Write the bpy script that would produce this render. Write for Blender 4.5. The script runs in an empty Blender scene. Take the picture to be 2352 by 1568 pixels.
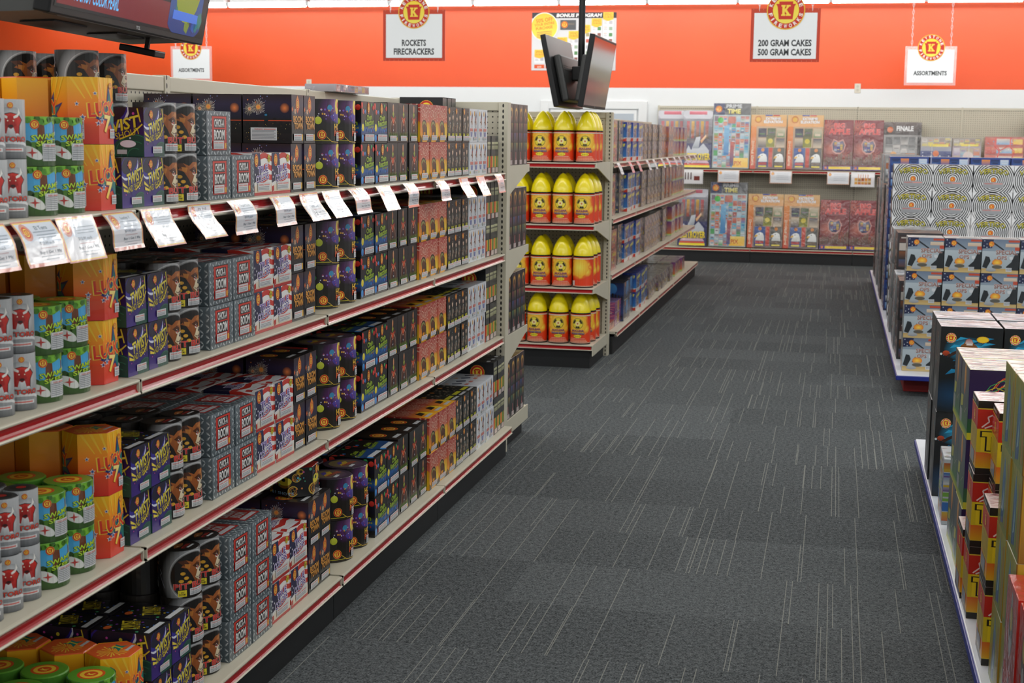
import bpy, bmesh, math, random
from math import sin, cos, pi, radians as R
from mathutils import Vector, Matrix
from mathutils.geometry import tessellate_polygon

S = bpy.context.scene
C = S.collection
# ------------------------------------------------------------------ camera
cam = bpy.data.objects.new('camera', bpy.data.cameras.new('camera'))
C.objects.link(cam)
rt = Vector((0.97624325, 0.21633456, 0.01218529))
dn = Vector((0.04205072, -0.13399248, -0.99008977))
fw = Vector((-0.21255789, 0.96708085, -0.13990628))
m = Matrix((rt, -dn, -fw)).transposed().to_4x4()
m.translation = (0, 0, 1.5)
cam.matrix_world = m
cam.data.sensor_width = 36
cam.data.lens = 3336.5 / 2352 * 36
cam.data.clip_start = .05
cam.data.clip_end = 100
cam.data.dof.use_dof = True
cam.data.dof.focus_distance = 4.6
cam.data.dof.aperture_fstop = 9
S.camera = cam
# ------------------------------------------------------------------ world, exposure
w = bpy.data.worlds.new('world')
S.world = w
w.use_nodes = True
w.node_tree.nodes['Background'].inputs[0].default_value = (1, 1, 1, 1)
w.node_tree.nodes['Background'].inputs[1].default_value = .10
S.view_settings.view_transform = 'Standard'
S.view_settings.look = 'None'
S.view_settings.exposure = 1.0
S.view_settings.gamma = 1
S.view_settings.use_curve_mapping = False
S.cycles.max_bounces = 6
S.cycles.diffuse_bounces = 3
S.cycles.glossy_bounces = 2
S.cycles.transmission_bounces = 4
S.cycles.transparent_max_bounces = 8
S.cycles.caustics_reflective = False
S.cycles.caustics_refractive = False
S.cycles.sample_clamp_indirect = 4
S.cycles.use_denoising = True
# rows of fluorescent strips across the ceiling
for y, p in ((16.0, 40), (13.2, 44), (10.4, 44), (7.6, 44), (4.8, 44), (2.0, 44), (-1.2, 44)):
    for tilt in (-52, 52):          # bare tubes shine sideways as much as down
        ld = bpy.data.lights.new('strip_lamp', 'AREA')
        ld.shape = 'RECTANGLE'
        ld.size = 14.5
        ld.size_y = .12
        ld.energy = p
        ld.color = (1, .985, .955)
        lo = bpy.data.objects.new('strip_lamp', ld)
        lo.location = (-1.8, y + (.05 if tilt > 0 else -.05), 3.1)
        lo.rotation_euler.x = R(tilt)
        C.objects.link(lo)

# ------------------------------------------------------------------ colours and materials
def ch(v):
    v /= 255
    return v / 12.92 if v <= .04045 else ((v + .055) / 1.055) ** 2.4
def col(h):
    if isinstance(h, tuple):
        return h
    h = h.lstrip('#')
    if len(h) == 3:
        h = ''.join(x * 2 for x in h)
    return (ch(int(h[:2], 16)), ch(int(h[2:4], 16)), ch(int(h[4:], 16)))
def mix(a, b, t):
    a, b = col(a), col(b)
    return tuple(a[i] * (1 - t) + b[i] * t for i in range(3))

def mat(name, c='#888888', rough=.5, metal=0, coat=0, emit=0, spec=.5):
    m = bpy.data.materials.new(name)
    m.use_nodes = True
    b = m.node_tree.nodes['Principled BSDF']
    c = col(c)
    b.inputs['Base Color'].default_value = (*c, 1)
    b.inputs['Roughness'].default_value = rough
    b.inputs['Metallic'].default_value = metal
    b.inputs['Coat Weight'].default_value = coat
    b.inputs['Coat Roughness'].default_value = .12
    b.inputs['Specular IOR Level'].default_value = spec
    if emit:
        b.inputs['Emission Color'].default_value = (*c, 1)
        b.inputs['Emission Strength'].default_value = emit
    return m
def nodes(m):
    return m.node_tree.nodes, m.node_tree.links, m.node_tree.nodes['Principled BSDF']
def math_node(n, l, op, a, b=None):
    k = n.new('ShaderNodeMath')
    k.operation = op
    for i, v in enumerate((a, b)):
        if v is None:
            continue
        if isinstance(v, (int, float)):
            k.inputs[i].default_value = v
        else:
            l.new(v, k.inputs[i])
    return k.outputs[0]
def noise_tint(m, scale, amount, rough_amt=0, bump=0):
    n, l, b = nodes(m)
    tc = n.new('ShaderNodeTexCoord')
    nz = n.new('ShaderNodeTexNoise')
    nz.inputs['Scale'].default_value = scale
    nz.inputs['Detail'].default_value = 3
    l.new(tc.outputs['Object'], nz.inputs['Vector'])
    base = b.inputs['Base Color'].default_value[:]
    rp = n.new('ShaderNodeMix')
    rp.data_type = 'RGBA'
    rp.inputs[6].default_value = tuple(v * (1 - amount) for v in base[:3]) + (1,)
    rp.inputs[7].default_value = tuple(min(1, v * (1 + amount)) for v in base[:3]) + (1,)
    l.new(nz.outputs['Fac'], rp.inputs[0])
    l.new(rp.outputs[2], b.inputs['Base Color'])
    if bump:
        bp = n.new('ShaderNodeBump')
        bp.inputs['Strength'].default_value = bump
        bp.inputs['Distance'].default_value = .002
        l.new(nz.outputs['Fac'], bp.inputs['Height'])
        l.new(bp.outputs[0], b.inputs['Normal'])
    return m

def print_material(name, rough, coat, wrinkle):
    m = mat(name, rough=rough, coat=coat, spec=.4)
    n, l, b = nodes(m)
    a = n.new('ShaderNodeAttribute')
    a.attribute_name = 'Ink'
    l.new(a.outputs['Color'], b.inputs['Base Color'])
    if wrinkle:
        tc = n.new('ShaderNodeTexCoord')
        oi = n.new('ShaderNodeObjectInfo')
        ad = n.new('ShaderNodeVectorMath')
        l.new(tc.outputs['Object'], ad.inputs[0])
        l.new(oi.outputs['Random'], ad.inputs[1])
        nz = n.new('ShaderNodeTexNoise')
        nz.inputs['Scale'].default_value = 14
        nz.inputs['Detail'].default_value = 2
        nz.inputs['Distortion'].default_value = 1.2
        l.new(ad.outputs[0], nz.inputs['Vector'])
        bp = n.new('ShaderNodeBump')
        bp.inputs['Strength'].default_value = wrinkle
        bp.inputs['Distance'].default_value = .01
        l.new(nz.outputs['Fac'], bp.inputs['Height'])
        l.new(bp.outputs[0], b.inputs['Coat Normal'])
    return m
INK = print_material('printed_card', .42, .38, .25)
BAG = print_material('printed_card_in_clear_bag', .35, .9, .9)
MATTE = print_material('printed_paper', .6, 0, 0)
LAMIN = print_material('laminated_paper', .25, .8, .15)

cream = noise_tint(mat('cream_enamel', '#c4bfac', .42), 6, .05)
black_kick = noise_tint(mat('black_kick_plate', '#16181a', .5), 9, .2)
red_plastic = mat('red_channel_strip', '#a01418', .22, coat=.25, spec=.3)
white_paint = noise_tint(mat('white_paint', '#e9eced', .6), 3, .015)
blackplastic = mat('black_plastic', '#0c0d0f', .45, spec=.3)
grey_plastic = noise_tint(mat('dark_grey_plastic', '#3a3b3a', .5), 30, .15)
silver = mat('silver_metal', '#c9cbcc', .25, metal=1)
dark_hole = mat('dark_opening', '#15140f', .9)
tube_glow = mat('lit_tube', '#fffdf4', .4, emit=9)
chain_mat = mat('white_chain', '#e8e0e2', .4)
blue_edge = noise_tint(mat('blue_edge', '#1d2c86', .4), 8, .1)
red_plinth = noise_tint(mat('red_plinth', '#8e1512', .5), 6, .12)
platform_white = noise_tint(mat('white_laminate', '#dfe3ea', .35), 5, .02)
acryl = bpy.data.materials.new('clear_acrylic')
acryl.use_nodes = True
_b = acryl.node_tree.nodes['Principled BSDF']
_b.inputs['Base Color'].default_value = (.97, .97, .98, 1)
_b.inputs['Roughness'].default_value = .05
_b.inputs['Alpha'].default_value = .22
yellow_plastic = noise_tint(mat('yellow_plastic', '#f0dc0a', .28, coat=.4), 3, .04)

def holes_material(name, base, ax_u, ax_v, pu, pv, ru, rv, ou=0):
    """enamel with a regular grid of punched holes, measured in object space"""
    m = mat(name, base, .45)
    n, l, b = nodes(m)
    tc = n.new('ShaderNodeTexCoord')
    sp = n.new('ShaderNodeSeparateXYZ')
    l.new(tc.outputs['Object'], sp.inputs[0])
    def axis(i, p, r, o=0):
        f = math_node(n, l, 'FRACT', math_node(n, l, 'DIVIDE', math_node(n, l, 'ADD', sp.outputs[i], o), p))
        d = math_node(n, l, 'ABSOLUTE', math_node(n, l, 'SUBTRACT', f, .5))
        return math_node(n, l, 'DIVIDE', d, r / p)
    u, v = axis(ax_u, pu, ru, ou), axis(ax_v, pv, rv)
    d = math_node(n, l, 'ADD', math_node(n, l, 'MULTIPLY', u, u), math_node(n, l, 'MULTIPLY', v, v))
    h = math_node(n, l, 'LESS_THAN', d, 1)
    mx = n.new('ShaderNodeMix')
    mx.data_type = 'RGBA'
    mx.inputs[6].default_value = (*col(base), 1)
    mx.inputs[7].default_value = (*col('#2a2823'), 1)
    l.new(h, mx.inputs[0])
    l.new(mx.outputs[2], b.inputs['Base Color'])
    return m
peg_yz = holes_material('pegboard_along_aisle', '#bfb9a6', 1, 2, .0254, .0254, .0036, .0036)
peg_xz = holes_material('pegboard_across', '#bfb9a6', 0, 2, .0254, .0254, .0036, .0036)
slot_m = holes_material('slotted_upright', '#c4bfac', 0, 2, .06, .0254, .0045, .0085, -.023)
slot_y = holes_material('slotted_upright_along', '#c4bfac', 1, 2, .0508, .0254, .0045, .0085)

# ------------------------------------------------------------------ meshes
class MB:
    def __init__(s):
        s.v, s.f, s.c, s.mi = [], [], [], []
    def face(s, pts, cols=None, mi=0):
        k = len(s.v)
        s.v += [tuple(p) for p in pts]
        s.f.append(tuple(range(k, k + len(pts))))
        if cols is None:
            cols = [(1, 1, 1)] * len(pts)
        s.c += cols
        s.mi.append(mi)
    def box(s, a, b, mi=0, bev=0):
        (x0, y0, z0), (x1, y1, z1) = a, b
        bm = bmesh.new()
        bmesh.ops.create_cube(bm, size=1)
        for v in bm.verts:
            v.co = Vector(((x0 + x1) / 2 + v.co.x * (x1 - x0), (y0 + y1) / 2 + v.co.y * (y1 - y0), (z0 + z1) / 2 + v.co.z * (z1 - z0)))
        if bev:
            bmesh.ops.bevel(bm, geom=bm.edges[:], offset=bev, segments=2, affect='EDGES', profile=.5)
        s.add_bm(bm, mi)
    def add_bm(s, bm, mi=0, mtx=None):
        k = len(s.v)
        bm.verts.index_update()
        for v in bm.verts:
            s.v.append(tuple(mtx @ v.co if mtx else v.co))
        for f in bm.faces:
            s.f.append(tuple(k + v.index for v in f.verts))
            s.c += [(1, 1, 1)] * len(f.verts)
            s.mi.append(mi)
        bm.free()
    def extrude(s, prof, axis, a, b, mi=0):
        """closed profile of (p, q) pairs swept along an axis: 'y' -> (p, y, q), 'x' -> (x, p, q)"""
        def P(p, q, t):
            return (p, t, q) if axis == 'y' else (t, p, q)
        k, n = len(s.v), len(prof)
        s.v += [P(p, q, a) for p, q in prof] + [P(p, q, b) for p, q in prof]
        for i in range(n):
            j = (i + 1) % n
            s.f.append((k + i, k + j, k + n + j, k + n + i))
        for base in (0, n):
            for t in tessellate_polygon([[Vector((p, q, 0)) for p, q in prof]]):
                s.f.append(tuple(k + base + q for q in t))
        nf = n + 2 * (n - 2)
        s.mi += [mi] * (len(s.f) - len(s.mi))
        s.c += [(1, 1, 1)] * (sum(len(f) for f in s.f) - len(s.c))
    def tube(s, pts, r, seg=8, mi=0, closed=False):
        n = len(pts)
        k = len(s.v)
        pts = [Vector(p) for p in pts]
        for i, p in enumerate(pts):
            t = (pts[(i + 1) % n] - pts[i - 1]) if closed else (pts[min(i + 1, n - 1)] - pts[max(i - 1, 0)])
            t.normalize()
            u = t.cross(Vector((0, 0, 1)) if abs(t.z) < .9 else Vector((1, 0, 0))).normalized()
            q = t.cross(u)
            for j in range(seg):
                a = 2 * pi * j / seg
                s.v.append(tuple(p + (u * cos(a) + q * sin(a)) * r))
        for i in range(n if closed else n - 1):
            for j in range(seg):
                i2, j2 = (i + 1) % n, (j + 1) % seg
                s.f.append((k + i * seg + j, k + i * seg + j2, k + i2 * seg + j2, k + i2 * seg + j))
        if not closed:
            s.f.append(tuple(k + j for j in range(seg))[::-1])
            s.f.append(tuple(k + (n - 1) * seg + j for j in range(seg)))
        s.mi += [mi] * (len(s.f) - len(s.mi))
        s.c += [(1, 1, 1)] * (sum(len(f) for f in s.f) - len(s.c))
    def lathe(s, prof, seg=28, mi=0, colf=None):
        k = len(s.v)
        for r, z in prof:
            for j in range(seg):
                a = 2 * pi * j / seg
                s.v.append((r * cos(a), r * sin(a), z))
        for i in range(len(prof) - 1):
            for j in range(seg):
                j2 = (j + 1) % seg
                s.f.append((k + i * seg + j, k + i * seg + j2, k + (i + 1) * seg + j2, k + (i + 1) * seg + j))
        s.mi += [mi] * (len(s.f) - len(s.mi))
        s.c += [(1, 1, 1)] * (sum(len(f) for f in s.f) - len(s.c))
    def mesh(s, name, mats, smooth=False):
        me = bpy.data.meshes.new(name)
        me.from_pydata(s.v, [], s.f)
        for x in (mats if isinstance(mats, (list, tuple)) else [mats]):
            me.materials.append(x)
        if any(s.mi):
            me.polygons.foreach_set('material_index', s.mi)
        at = me.color_attributes.new('Ink', 'FLOAT_COLOR', 'CORNER')
        flat = []
        for c in s.c:
            flat += (c[0], c[1], c[2], 1)
        at.data.foreach_set('color', flat)
        if smooth:
            me.polygons.foreach_set('use_smooth', [True] * len(me.polygons))
        me.update()
        return me
    def build(s, name, mats, parent=None, smooth=False):
        return link(name, s.mesh(name, mats, smooth), parent)

def link(name, me, parent=None):
    o = bpy.data.objects.new(name, me)
    C.objects.link(o)
    if parent:
        o.parent = parent
    return o
def empty(name, loc=(0, 0, 0), rz=0):
    o = link(name, None)
    o.empty_display_size = .05
    o.location = loc
    o.rotation_euler.z = rz
    return o
def tag(o, label, cat, group=None):
    o['label'] = label
    o['category'] = cat
    if group:
        o['group'] = group
    return o
def structure(o):
    o['kind'] = 'structure'
    return o

# ------------------------------------------------------------------ flat printing
_tx = {}
def text_tris(txt, bold):
    key = (txt, bold)
    if key not in _tx:
        cu = bpy.data.curves.new('t', 'FONT')
        cu.body = txt
        cu.fill_mode = 'FRONT'
        cu.resolution_u = 2
        cu.offset = bold
        cu.align_x = 'CENTER'
        cu.space_line = .85
        ob = bpy.data.objects.new('t', cu)
        C.objects.link(ob)
        bpy.context.view_layer.update()
        me = bpy.data.meshes.new_from_object(ob.evaluated_get(bpy.context.evaluated_depsgraph_get()))
        me.calc_loop_triangles()
        vs = [v.co.copy() for v in me.vertices]
        tr = [[(vs[i].x, vs[i].y) for i in t.vertices] for t in me.loop_triangles]
        C.objects.unlink(ob)
        bpy.data.objects.remove(ob)
        bpy.data.curves.remove(cu)
        bpy.data.meshes.remove(me)
        xs = [p[0] for t in tr for p in t]
        ys = [p[1] for t in tr for p in t]
        x0, x1, y0, y1 = min(xs), max(xs), min(ys), max(ys)
        _tx[key] = [[((p[0] - (x0 + x1) / 2) / (x1 - x0), (p[1] - (y0 + y1) / 2) / (y1 - y0)) for p in t] for t in tr]
    return _tx[key]

def clip(poly, i, v, keep_less):
    """clip a list of (x, y, rgb) against coordinate i = v"""
    out = []
    n = len(poly)
    for k in range(n):
        a, b = poly[k], poly[(k + 1) % n]
        ia, ib = (a[i] <= v) if keep_less else (a[i] >= v), (b[i] <= v) if keep_less else (b[i] >= v)
        if ia:
            out.append(a)
        if ia != ib:
            t = (v - a[i]) / (b[i] - a[i])
            out.append((a[0] + (b[0] - a[0]) * t, a[1] + (b[1] - a[1]) * t, tuple(a[2][q] * (1 - t) + b[2][q] * t for q in range(3))))
    return out

class Sheet:
    """a printed face w wide and h high; positions are fractions, 0,0 bottom left; radii are fractions of w"""
    def __init__(s, w, h, bg=None, bg2=None):
        s.w, s.h, s.p, s.n = w, h, [], 1
        if bg:
            s.rect(0, 0, 1, 1, bg, bg2)
    def raw(s, pts, cols):
        poly = [(p[0], p[1], c) for p, c in zip(pts, cols)]
        for i, v, less in ((0, 0, False), (0, s.w, True), (1, 0, False), (1, s.h, True)):
            poly = clip(poly, i, v, less)
            if len(poly) < 3:
                return
        s.p.append((s.n, poly))
    def shape(s, pts, c, c2=None, up=True):
        """pts in metres; c2 = colour at the top of the shape"""
        c = col(c)
        c2 = col(c2) if c2 else None
        ys = [p[1] for p in pts]
        y0, y1 = min(ys), max(ys)
        f = (lambda y: mix(c, c2, (y - y0) / (y1 - y0 or 1))) if c2 else (lambda y: c)
        if len(pts) == 3:
            tr = [(0, 1, 2)]
        else:
            tr = tessellate_polygon([[Vector((p[0], p[1], 0)) for p in pts]])
        for t in tr:
            q = [pts[i] for i in t]
            s.raw(q, [f(p[1]) for p in q])
        if up:
            s.n += 1
    def poly(s, pts, c, c2=None, up=True):
        s.shape([(x * s.w, y * s.h) for x, y in pts], c, c2, up)
    def rect(s, x0, y0, x1, y1, c, c2=None, up=True):
        c = col(c)
        b = col(c2) if c2 else c
        s.raw([(x0 * s.w, y0 * s.h), (x1 * s.w, y0 * s.h), (x1 * s.w, y1 * s.h), (x0 * s.w, y1 * s.h)], [c, c, b, b])
        if up:
            s.n += 1
    def ell(s, x, y, rx, c, c2=None, ry=None, n=18, rot=0, up=True):
        ry = rx if ry is None else ry
        cr, sr = cos(rot), sin(rot)
        pts = []
        for i in range(n):
            a = 2 * pi * i / n
            px, py = rx * s.w * cos(a), ry * s.w * sin(a)
            pts.append((x * s.w + px * cr - py * sr, y * s.h + px * sr + py * cr))
        c = col(c)
        c2 = col(c2) if c2 else None
        y0, y1 = min(p[1] for p in pts), max(p[1] for p in pts)
        cs = [mix(c, c2, (p[1] - y0) / (y1 - y0)) if c2 else c for p in pts]
        s.raw(pts, cs)
        if up:
            s.n += 1
    def glow(s, x, y, rx, c_in, c_out, ry=None, n=16):
        ry = rx if ry is None else ry
        a, b = col(c_in), col(c_out)
        for i in range(n):
            t0, t1 = 2 * pi * i / n, 2 * pi * (i + 1) / n
            s.raw([(x * s.w, y * s.h), (x * s.w + rx * s.w * cos(t0), y * s.h + ry * s.w * sin(t0)), (x * s.w + rx * s.w * cos(t1), y * s.h + ry * s.w * sin(t1))], [a, b, b])
        s.n += 1
    def ring(s, x, y, r0, r1, c, a0=0, a1=360, n=24, ca=None):
        """ca: colour at the inner edge"""
        c = col(c)
        ci = col(ca) if ca else c
        for i in range(n):
            t0, t1 = R(a0 + (a1 - a0) * i / n), R(a0 + (a1 - a0) * (i + 1) / n)
            P = lambda r, t: (x * s.w + r * s.w * cos(t), y * s.h + r * s.w * sin(t))
            s.raw([P(r0, t0), P(r1, t0), P(r1, t1), P(r0, t1)], [ci, c, c, ci])
        s.n += 1
    def star(s, x, y, r, c, k=5, inner=.42, rot=90, up=True, ry=None):
        pts = []
        for i in range(2 * k):
            a = R(rot) + pi * i / k
            q = r if i % 2 == 0 else r * inner
            pts.append((x * s.w + q * s.w * cos(a), y * s.h + q * s.w * (ry or 1) * sin(a)))
        c = col(c)
        cx = (x * s.w, y * s.h)
        for i in range(2 * k):
            s.raw([cx, pts[i], pts[(i + 1) % (2 * k)]], [c, c, c])
        if up:
            s.n += 1
    def line(s, pts, wd, c, c2=None):
        """wd in metres; c2 = colour at the far end"""
        c = col(c)
        c2 = col(c2) if c2 else c
        P = [(x * s.w, y * s.h) for x, y in pts]
        L = len(P) - 1
        for i in range(L):
            (x0, y0), (x1, y1) = P[i], P[i + 1]
            d = math.hypot(x1 - x0, y1 - y0) or 1e-6
            nx, ny = -(y1 - y0) / d * wd / 2, (x1 - x0) / d * wd / 2
            ca, cb = mix(c, c2, i / L), mix(c, c2, (i + 1) / L)
            s.raw([(x0 - nx, y0 - ny), (x1 - nx, y1 - ny), (x1 + nx, y1 + ny), (x0 + nx, y0 + ny)], [ca, cb, cb, ca])
        s.n += 1
    def burst(s, x, y, r, c, c2, k=18, wd=.0012, core=None, seed=1):
        rnd = random.Random(seed)
        c, c2 = col(c), col(c2)
        for i in range(k):
            a = 2 * pi * (i + rnd.random() * .5) / k
            q = r * (.75 + .35 * rnd.random())
            dx, dy = cos(a), sin(a)
            nx, ny = -dy * wd / 2, dx * wd / 2
            x0, y0 = x * s.w + dx * r * s.w * .12, y * s.h + dy * r * s.w * .12
            x1, y1 = x * s.w + dx * q * s.w, y * s.h + dy * q * s.w
            s.raw([(x0 - nx * .4, y0 - ny * .4), (x1 - nx, y1 - ny), (x1 + nx, y1 + ny), (x0 + nx * .4, y0 + ny * .4)], [c, c2, c2, c])
        s.n += 1
        if core:
            s.glow(x, y, r * .3, core, c)
    def text(s, t, x, y, w, h, c, c2=None, out=None, ow=.03, rot=0, shear=0, bold=.015, arc=0):
        """text fitted to a box w x h (fractions) centred at x, y"""
        cr, sr = cos(R(rot)), sin(R(rot))
        def put(tr, grow, ca, cb):
            W, H = w * s.w * grow[0], h * s.h * grow[1]
            ca = col(ca)
            cb = col(cb) if cb else ca
            for t3 in tr:
                q, cs = [], []
                for px, py in t3:
                    X = px * W + py * H * shear
                    Y = py * H + arc * s.h * (.25 - px * px)
                    q.append((x * s.w + X * cr - Y * sr, y * s.h + X * sr + Y * cr))
                    cs.append(mix(ca, cb, py + .5))
                s.raw(q, cs)
            s.n += 1
        if out:
            n = max(2, max(len(q) for q in t.split('\n')))
            put(text_tris(t, bold + ow), (1 + .08 * ow / .03 * 3 / n, 1 + ow * 2.6), out, None)
        put(text_tris(t, bold), (1, 1), c, c2)
    def ring_text(s, t, x, y, r, a_mid, step, hgt, c, flip=False):
        """letters set round a circle; radii and height as fractions of w, angles in degrees"""
        c = col(c)
        for i, chh in enumerate(t):
            a = R(a_mid + (i - (len(t) - 1) / 2) * (step if flip else -step))
            cx, cy = x * s.w + r * s.w * cos(a), y * s.h + r * s.w * sin(a)
            rr = a + (pi / 2 if flip else -pi / 2)
            for t3 in text_tris(chh, .03):
                q = []
                for px, py in t3:
                    X, Y = px * hgt * s.w * (.35 if chh == 'I' else .85), py * hgt * s.w
                    q.append((cx + X * cos(rr) - Y * sin(rr), cy + X * sin(rr) + Y * cos(rr)))
                s.raw(q, [c] * 3)
        s.n += 1
    def emblem(s, x, y, r, words=False, ry=1):
        red, yel = '#c8301c', '#f6d84a'
        s.ell(x, y, r, '#f2c43c', n=28 if words else 18, ry=r * ry)
        s.ell(x, y, r * .95, red, n=28 if words else 18, ry=r * .95 * ry)
        s.ell(x, y, r * .68, '#f3e25c', '#f8d93a', n=24 if words else 16, ry=r * .68 * ry)
        a = s.w / s.h
        def K(pts, c):
            s.poly([(x + px * r, y + py * r * a * ry) for px, py in pts], c)
        K([(-.36, -.46), (.36, -.46), (.44, .2), (.52, .34), (.36, .34), (.36, .46), (-.36, .46), (-.36, .34), (-.52, .34), (-.44, .2)], red)
        K([(-.24, -.28), (-.02, -.28), (-.02, -.2), (-.06, -.2), (-.06, -.04), (.06, -.2), (.0, -.2), (.0, -.28), (.26, -.28), (.26, -.2), (.2, -.2), (.04, .04), (.16, .2), (.24, .2), (.24, .28), (.02, .28), (.02, .2), (.05, .2), (-.06, .06), (-.06, .2), (-.02, .2), (-.02, .28), (-.24, .28), (-.24, .2), (-.19, .2), (-.19, -.2), (-.24, -.2)], yel)
        if words:
            s.ring_text('KEYSTONE', x, y, r * .82, 90, 20, r * .2, '#f6f1ea')
            s.ring_text('FIREWORKS', x, y, r * .82, 270, 18.5, r * .2, '#f6f1ea', True)
    def dots(s, n, x0, y0, x1, y1, r, cols, seed=1, k=6):
        rnd = random.Random(seed)
        for i in range(n):
            s.ell(rnd.uniform(x0, x1), rnd.uniform(y0, y1), r * rnd.uniform(.5, 1.2), rnd.choice(cols), n=k, up=False)
        s.n += 1
    def mosaic(s, x0, y0, x1, y1, nx, ny, cols, seed=1, gap=.1):
        """many small packed packets, each with a band"""
        rnd = random.Random(seed)
        for i in range(nx):
            for j in range(ny):
                a, b = x0 + (x1 - x0) * i / nx, y0 + (y1 - y0) * j / ny
                c, d = (x1 - x0) / nx, (y1 - y0) / ny
                s.rect(a + c * gap / 2, b + d * gap / 2, a + c * (1 - gap / 2), b + d * (1 - gap / 2), rnd.choice(cols), rnd.choice(cols), up=False)
        s.n += 1
        for i in range(nx):
            for j in range(ny):
                a, b = x0 + (x1 - x0) * i / nx, y0 + (y1 - y0) * j / ny
                c, d = (x1 - x0) / nx, (y1 - y0) / ny
                if rnd.random() < .75:
                    t = rnd.uniform(.2, .6)
                    s.rect(a + c * .2, b + d * t, a + c * .8, b + d * (t + rnd.uniform(.1, .25)), rnd.choice(cols), up=False)
        s.n += 1
    def flat(s, mb, fx, step=.00006):
        """lay the printing out with fx(u, v, off) -> point"""
        for n, poly in s.p:
            mb.face([fx(p[0], p[1], n * step) for p in poly], [p[2] for p in poly])
    def strips(s, cuts):
        for n, poly in s.p:
            u0, u1 = min(p[0] for p in poly), max(p[0] for p in poly)
            rest = poly
            for c in cuts:
                if c <= u0 + 1e-6 or c >= u1 - 1e-6:
                    continue
                a = clip(rest, 0, c, True)
                if len(a) > 2:
                    yield n, a
                rest = clip(rest, 0, c, False)
                if len(rest) < 3:
                    break
            if len(rest) > 2:
                yield n, rest

def warning(w, h, big=False, dark=False):
    s = Sheet(w, h, '#c9ccce' if not dark else '#9a9c9e')
    if big:
        s.text('WARNING', .3, .87, .32, .12, '#c2463c')
        s.rect(.5, .83, .95, .91, '#c98078')
        k = 7
        for i in range(k):
            y = .1 + .66 * i / (k - 1)
            s.rect(.05, y, .95 - .05 * (i % 2), y + .045, '#7b8086', up=False)
    else:
        s.text('WARNING', .26, .74, .4, .22, '#c0392f')
        s.rect(.5, .66, .94, .82, '#cf8a84', up=False)
        for y in (.42, .24, .1):
            s.rect(.06, y, .9, y + .09, '#8d9196', up=False)
    s.n += 1
    return s

class Prism:
    """an upright box, hexagon or drum; the perimeter is measured from the middle of the front, anticlockwise from above; front faces -Y"""
    def __init__(s, kind, w, d, h):
        s.kind, s.w, s.d, s.h = kind, w, d, h
        if kind == 'box':
            q = [(0, -d / 2), (w / 2, -d / 2), (w / 2, d / 2), (-w / 2, d / 2), (-w / 2, -d / 2)]
        elif kind == 'hex':
            a = w / 4
            q = [(0, -d / 2), (a, -d / 2), (w / 2, 0), (a, d / 2), (-a, d / 2), (-w / 2, 0), (-a, -d / 2)]
        else:
            n = 28
            q = [(w / 2 * sin(2 * pi * i / n), -d / 2 * cos(2 * pi * i / n)) for i in range(n)]
        s.q = q
        s.s = [0]
        for i in range(len(q)):
            a, b = q[i], q[(i + 1) % len(q)]
            s.s.append(s.s[-1] + math.hypot(b[0] - a[0], b[1] - a[1]))
        s.L = s.s[-1]
    def at(s, u, v, off):
        u %= s.L
        i = 0
        while s.s[i + 1] < u - 1e-7:
            i += 1
        a, b = s.q[i], s.q[(i + 1) % len(s.q)]
        L = s.s[i + 1] - s.s[i]
        t = (u - s.s[i]) / L
        nx, ny = (b[1] - a[1]) / L, -(b[0] - a[0]) / L
        return (a[0] + (b[0] - a[0]) * t + nx * off, a[1] + (b[1] - a[1]) * t + ny * off, v)
    def body(s, mb, lo, hi, top, base=None, bands=6):
        q, n, h, c = s.q, len(s.q), s.h, .0025
        k0 = 1 if s.kind != 'drum' else 0
        pts = q[k0:] if s.kind != 'drum' else q
        n = len(pts)
        for i in range(n):
            a, b = pts[i], pts[(i + 1) % n]
            for j in range(bands):
                z0, z1 = (h - c) * j / bands, (h - c) * (j + 1) / bands
                c0, c1 = mix(lo, hi, j / bands), mix(lo, hi, (j + 1) / bands)
                mb.face([(a[0], a[1], z0), (b[0], b[1], z0), (b[0], b[1], z1), (a[0], a[1], z1)], [c0, c0, c1, c1])
        sc = 1 - 2 * c / s.w
        t = col(top)
        for i in range(n):
            a, b = pts[i], pts[(i + 1) % n]
            mb.face([(a[0], a[1], h - c), (b[0], b[1], h - c), (b[0] * sc, b[1] * sc, h), (a[0] * sc, a[1] * sc, h)], [t] * 4)
        mb.face([(p[0] * sc, p[1] * sc, h) for p in pts], [t] * n)
        mb.face([(p[0], p[1], 0) for p in pts][::-1], [col(base or lo)] * n)
    def wrap(s, mb, sh, centre, z0=0, lift=0):
        """lay a sheet round the side, its middle at perimeter position centre"""
        u0 = centre - sh.w / 2
        cuts = sorted({x - u0 + k * s.L for x in s.s for k in (-1, 0, 1)})
        for n, poly in sh.strips(cuts):
            mid = sum(p[0] for p in poly) / len(poly)
            pts = []
            for p in poly:
                e = 1e-5 if p[0] < mid else -1e-5
                pts.append(s.at(u0 + p[0] + e, z0 + p[1], lift + n * .00005))
            mb.face(pts, [p[2] for p in poly])
    def lid(s, mb, sh, x=0, y=0, lift=0):
        sh.flat(mb, lambda u, v, o: (x - sh.w / 2 + u, y - sh.h / 2 + v, s.h + lift + o))
    @property
    def side(s):
        return (s.w + s.d) / 2

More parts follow.
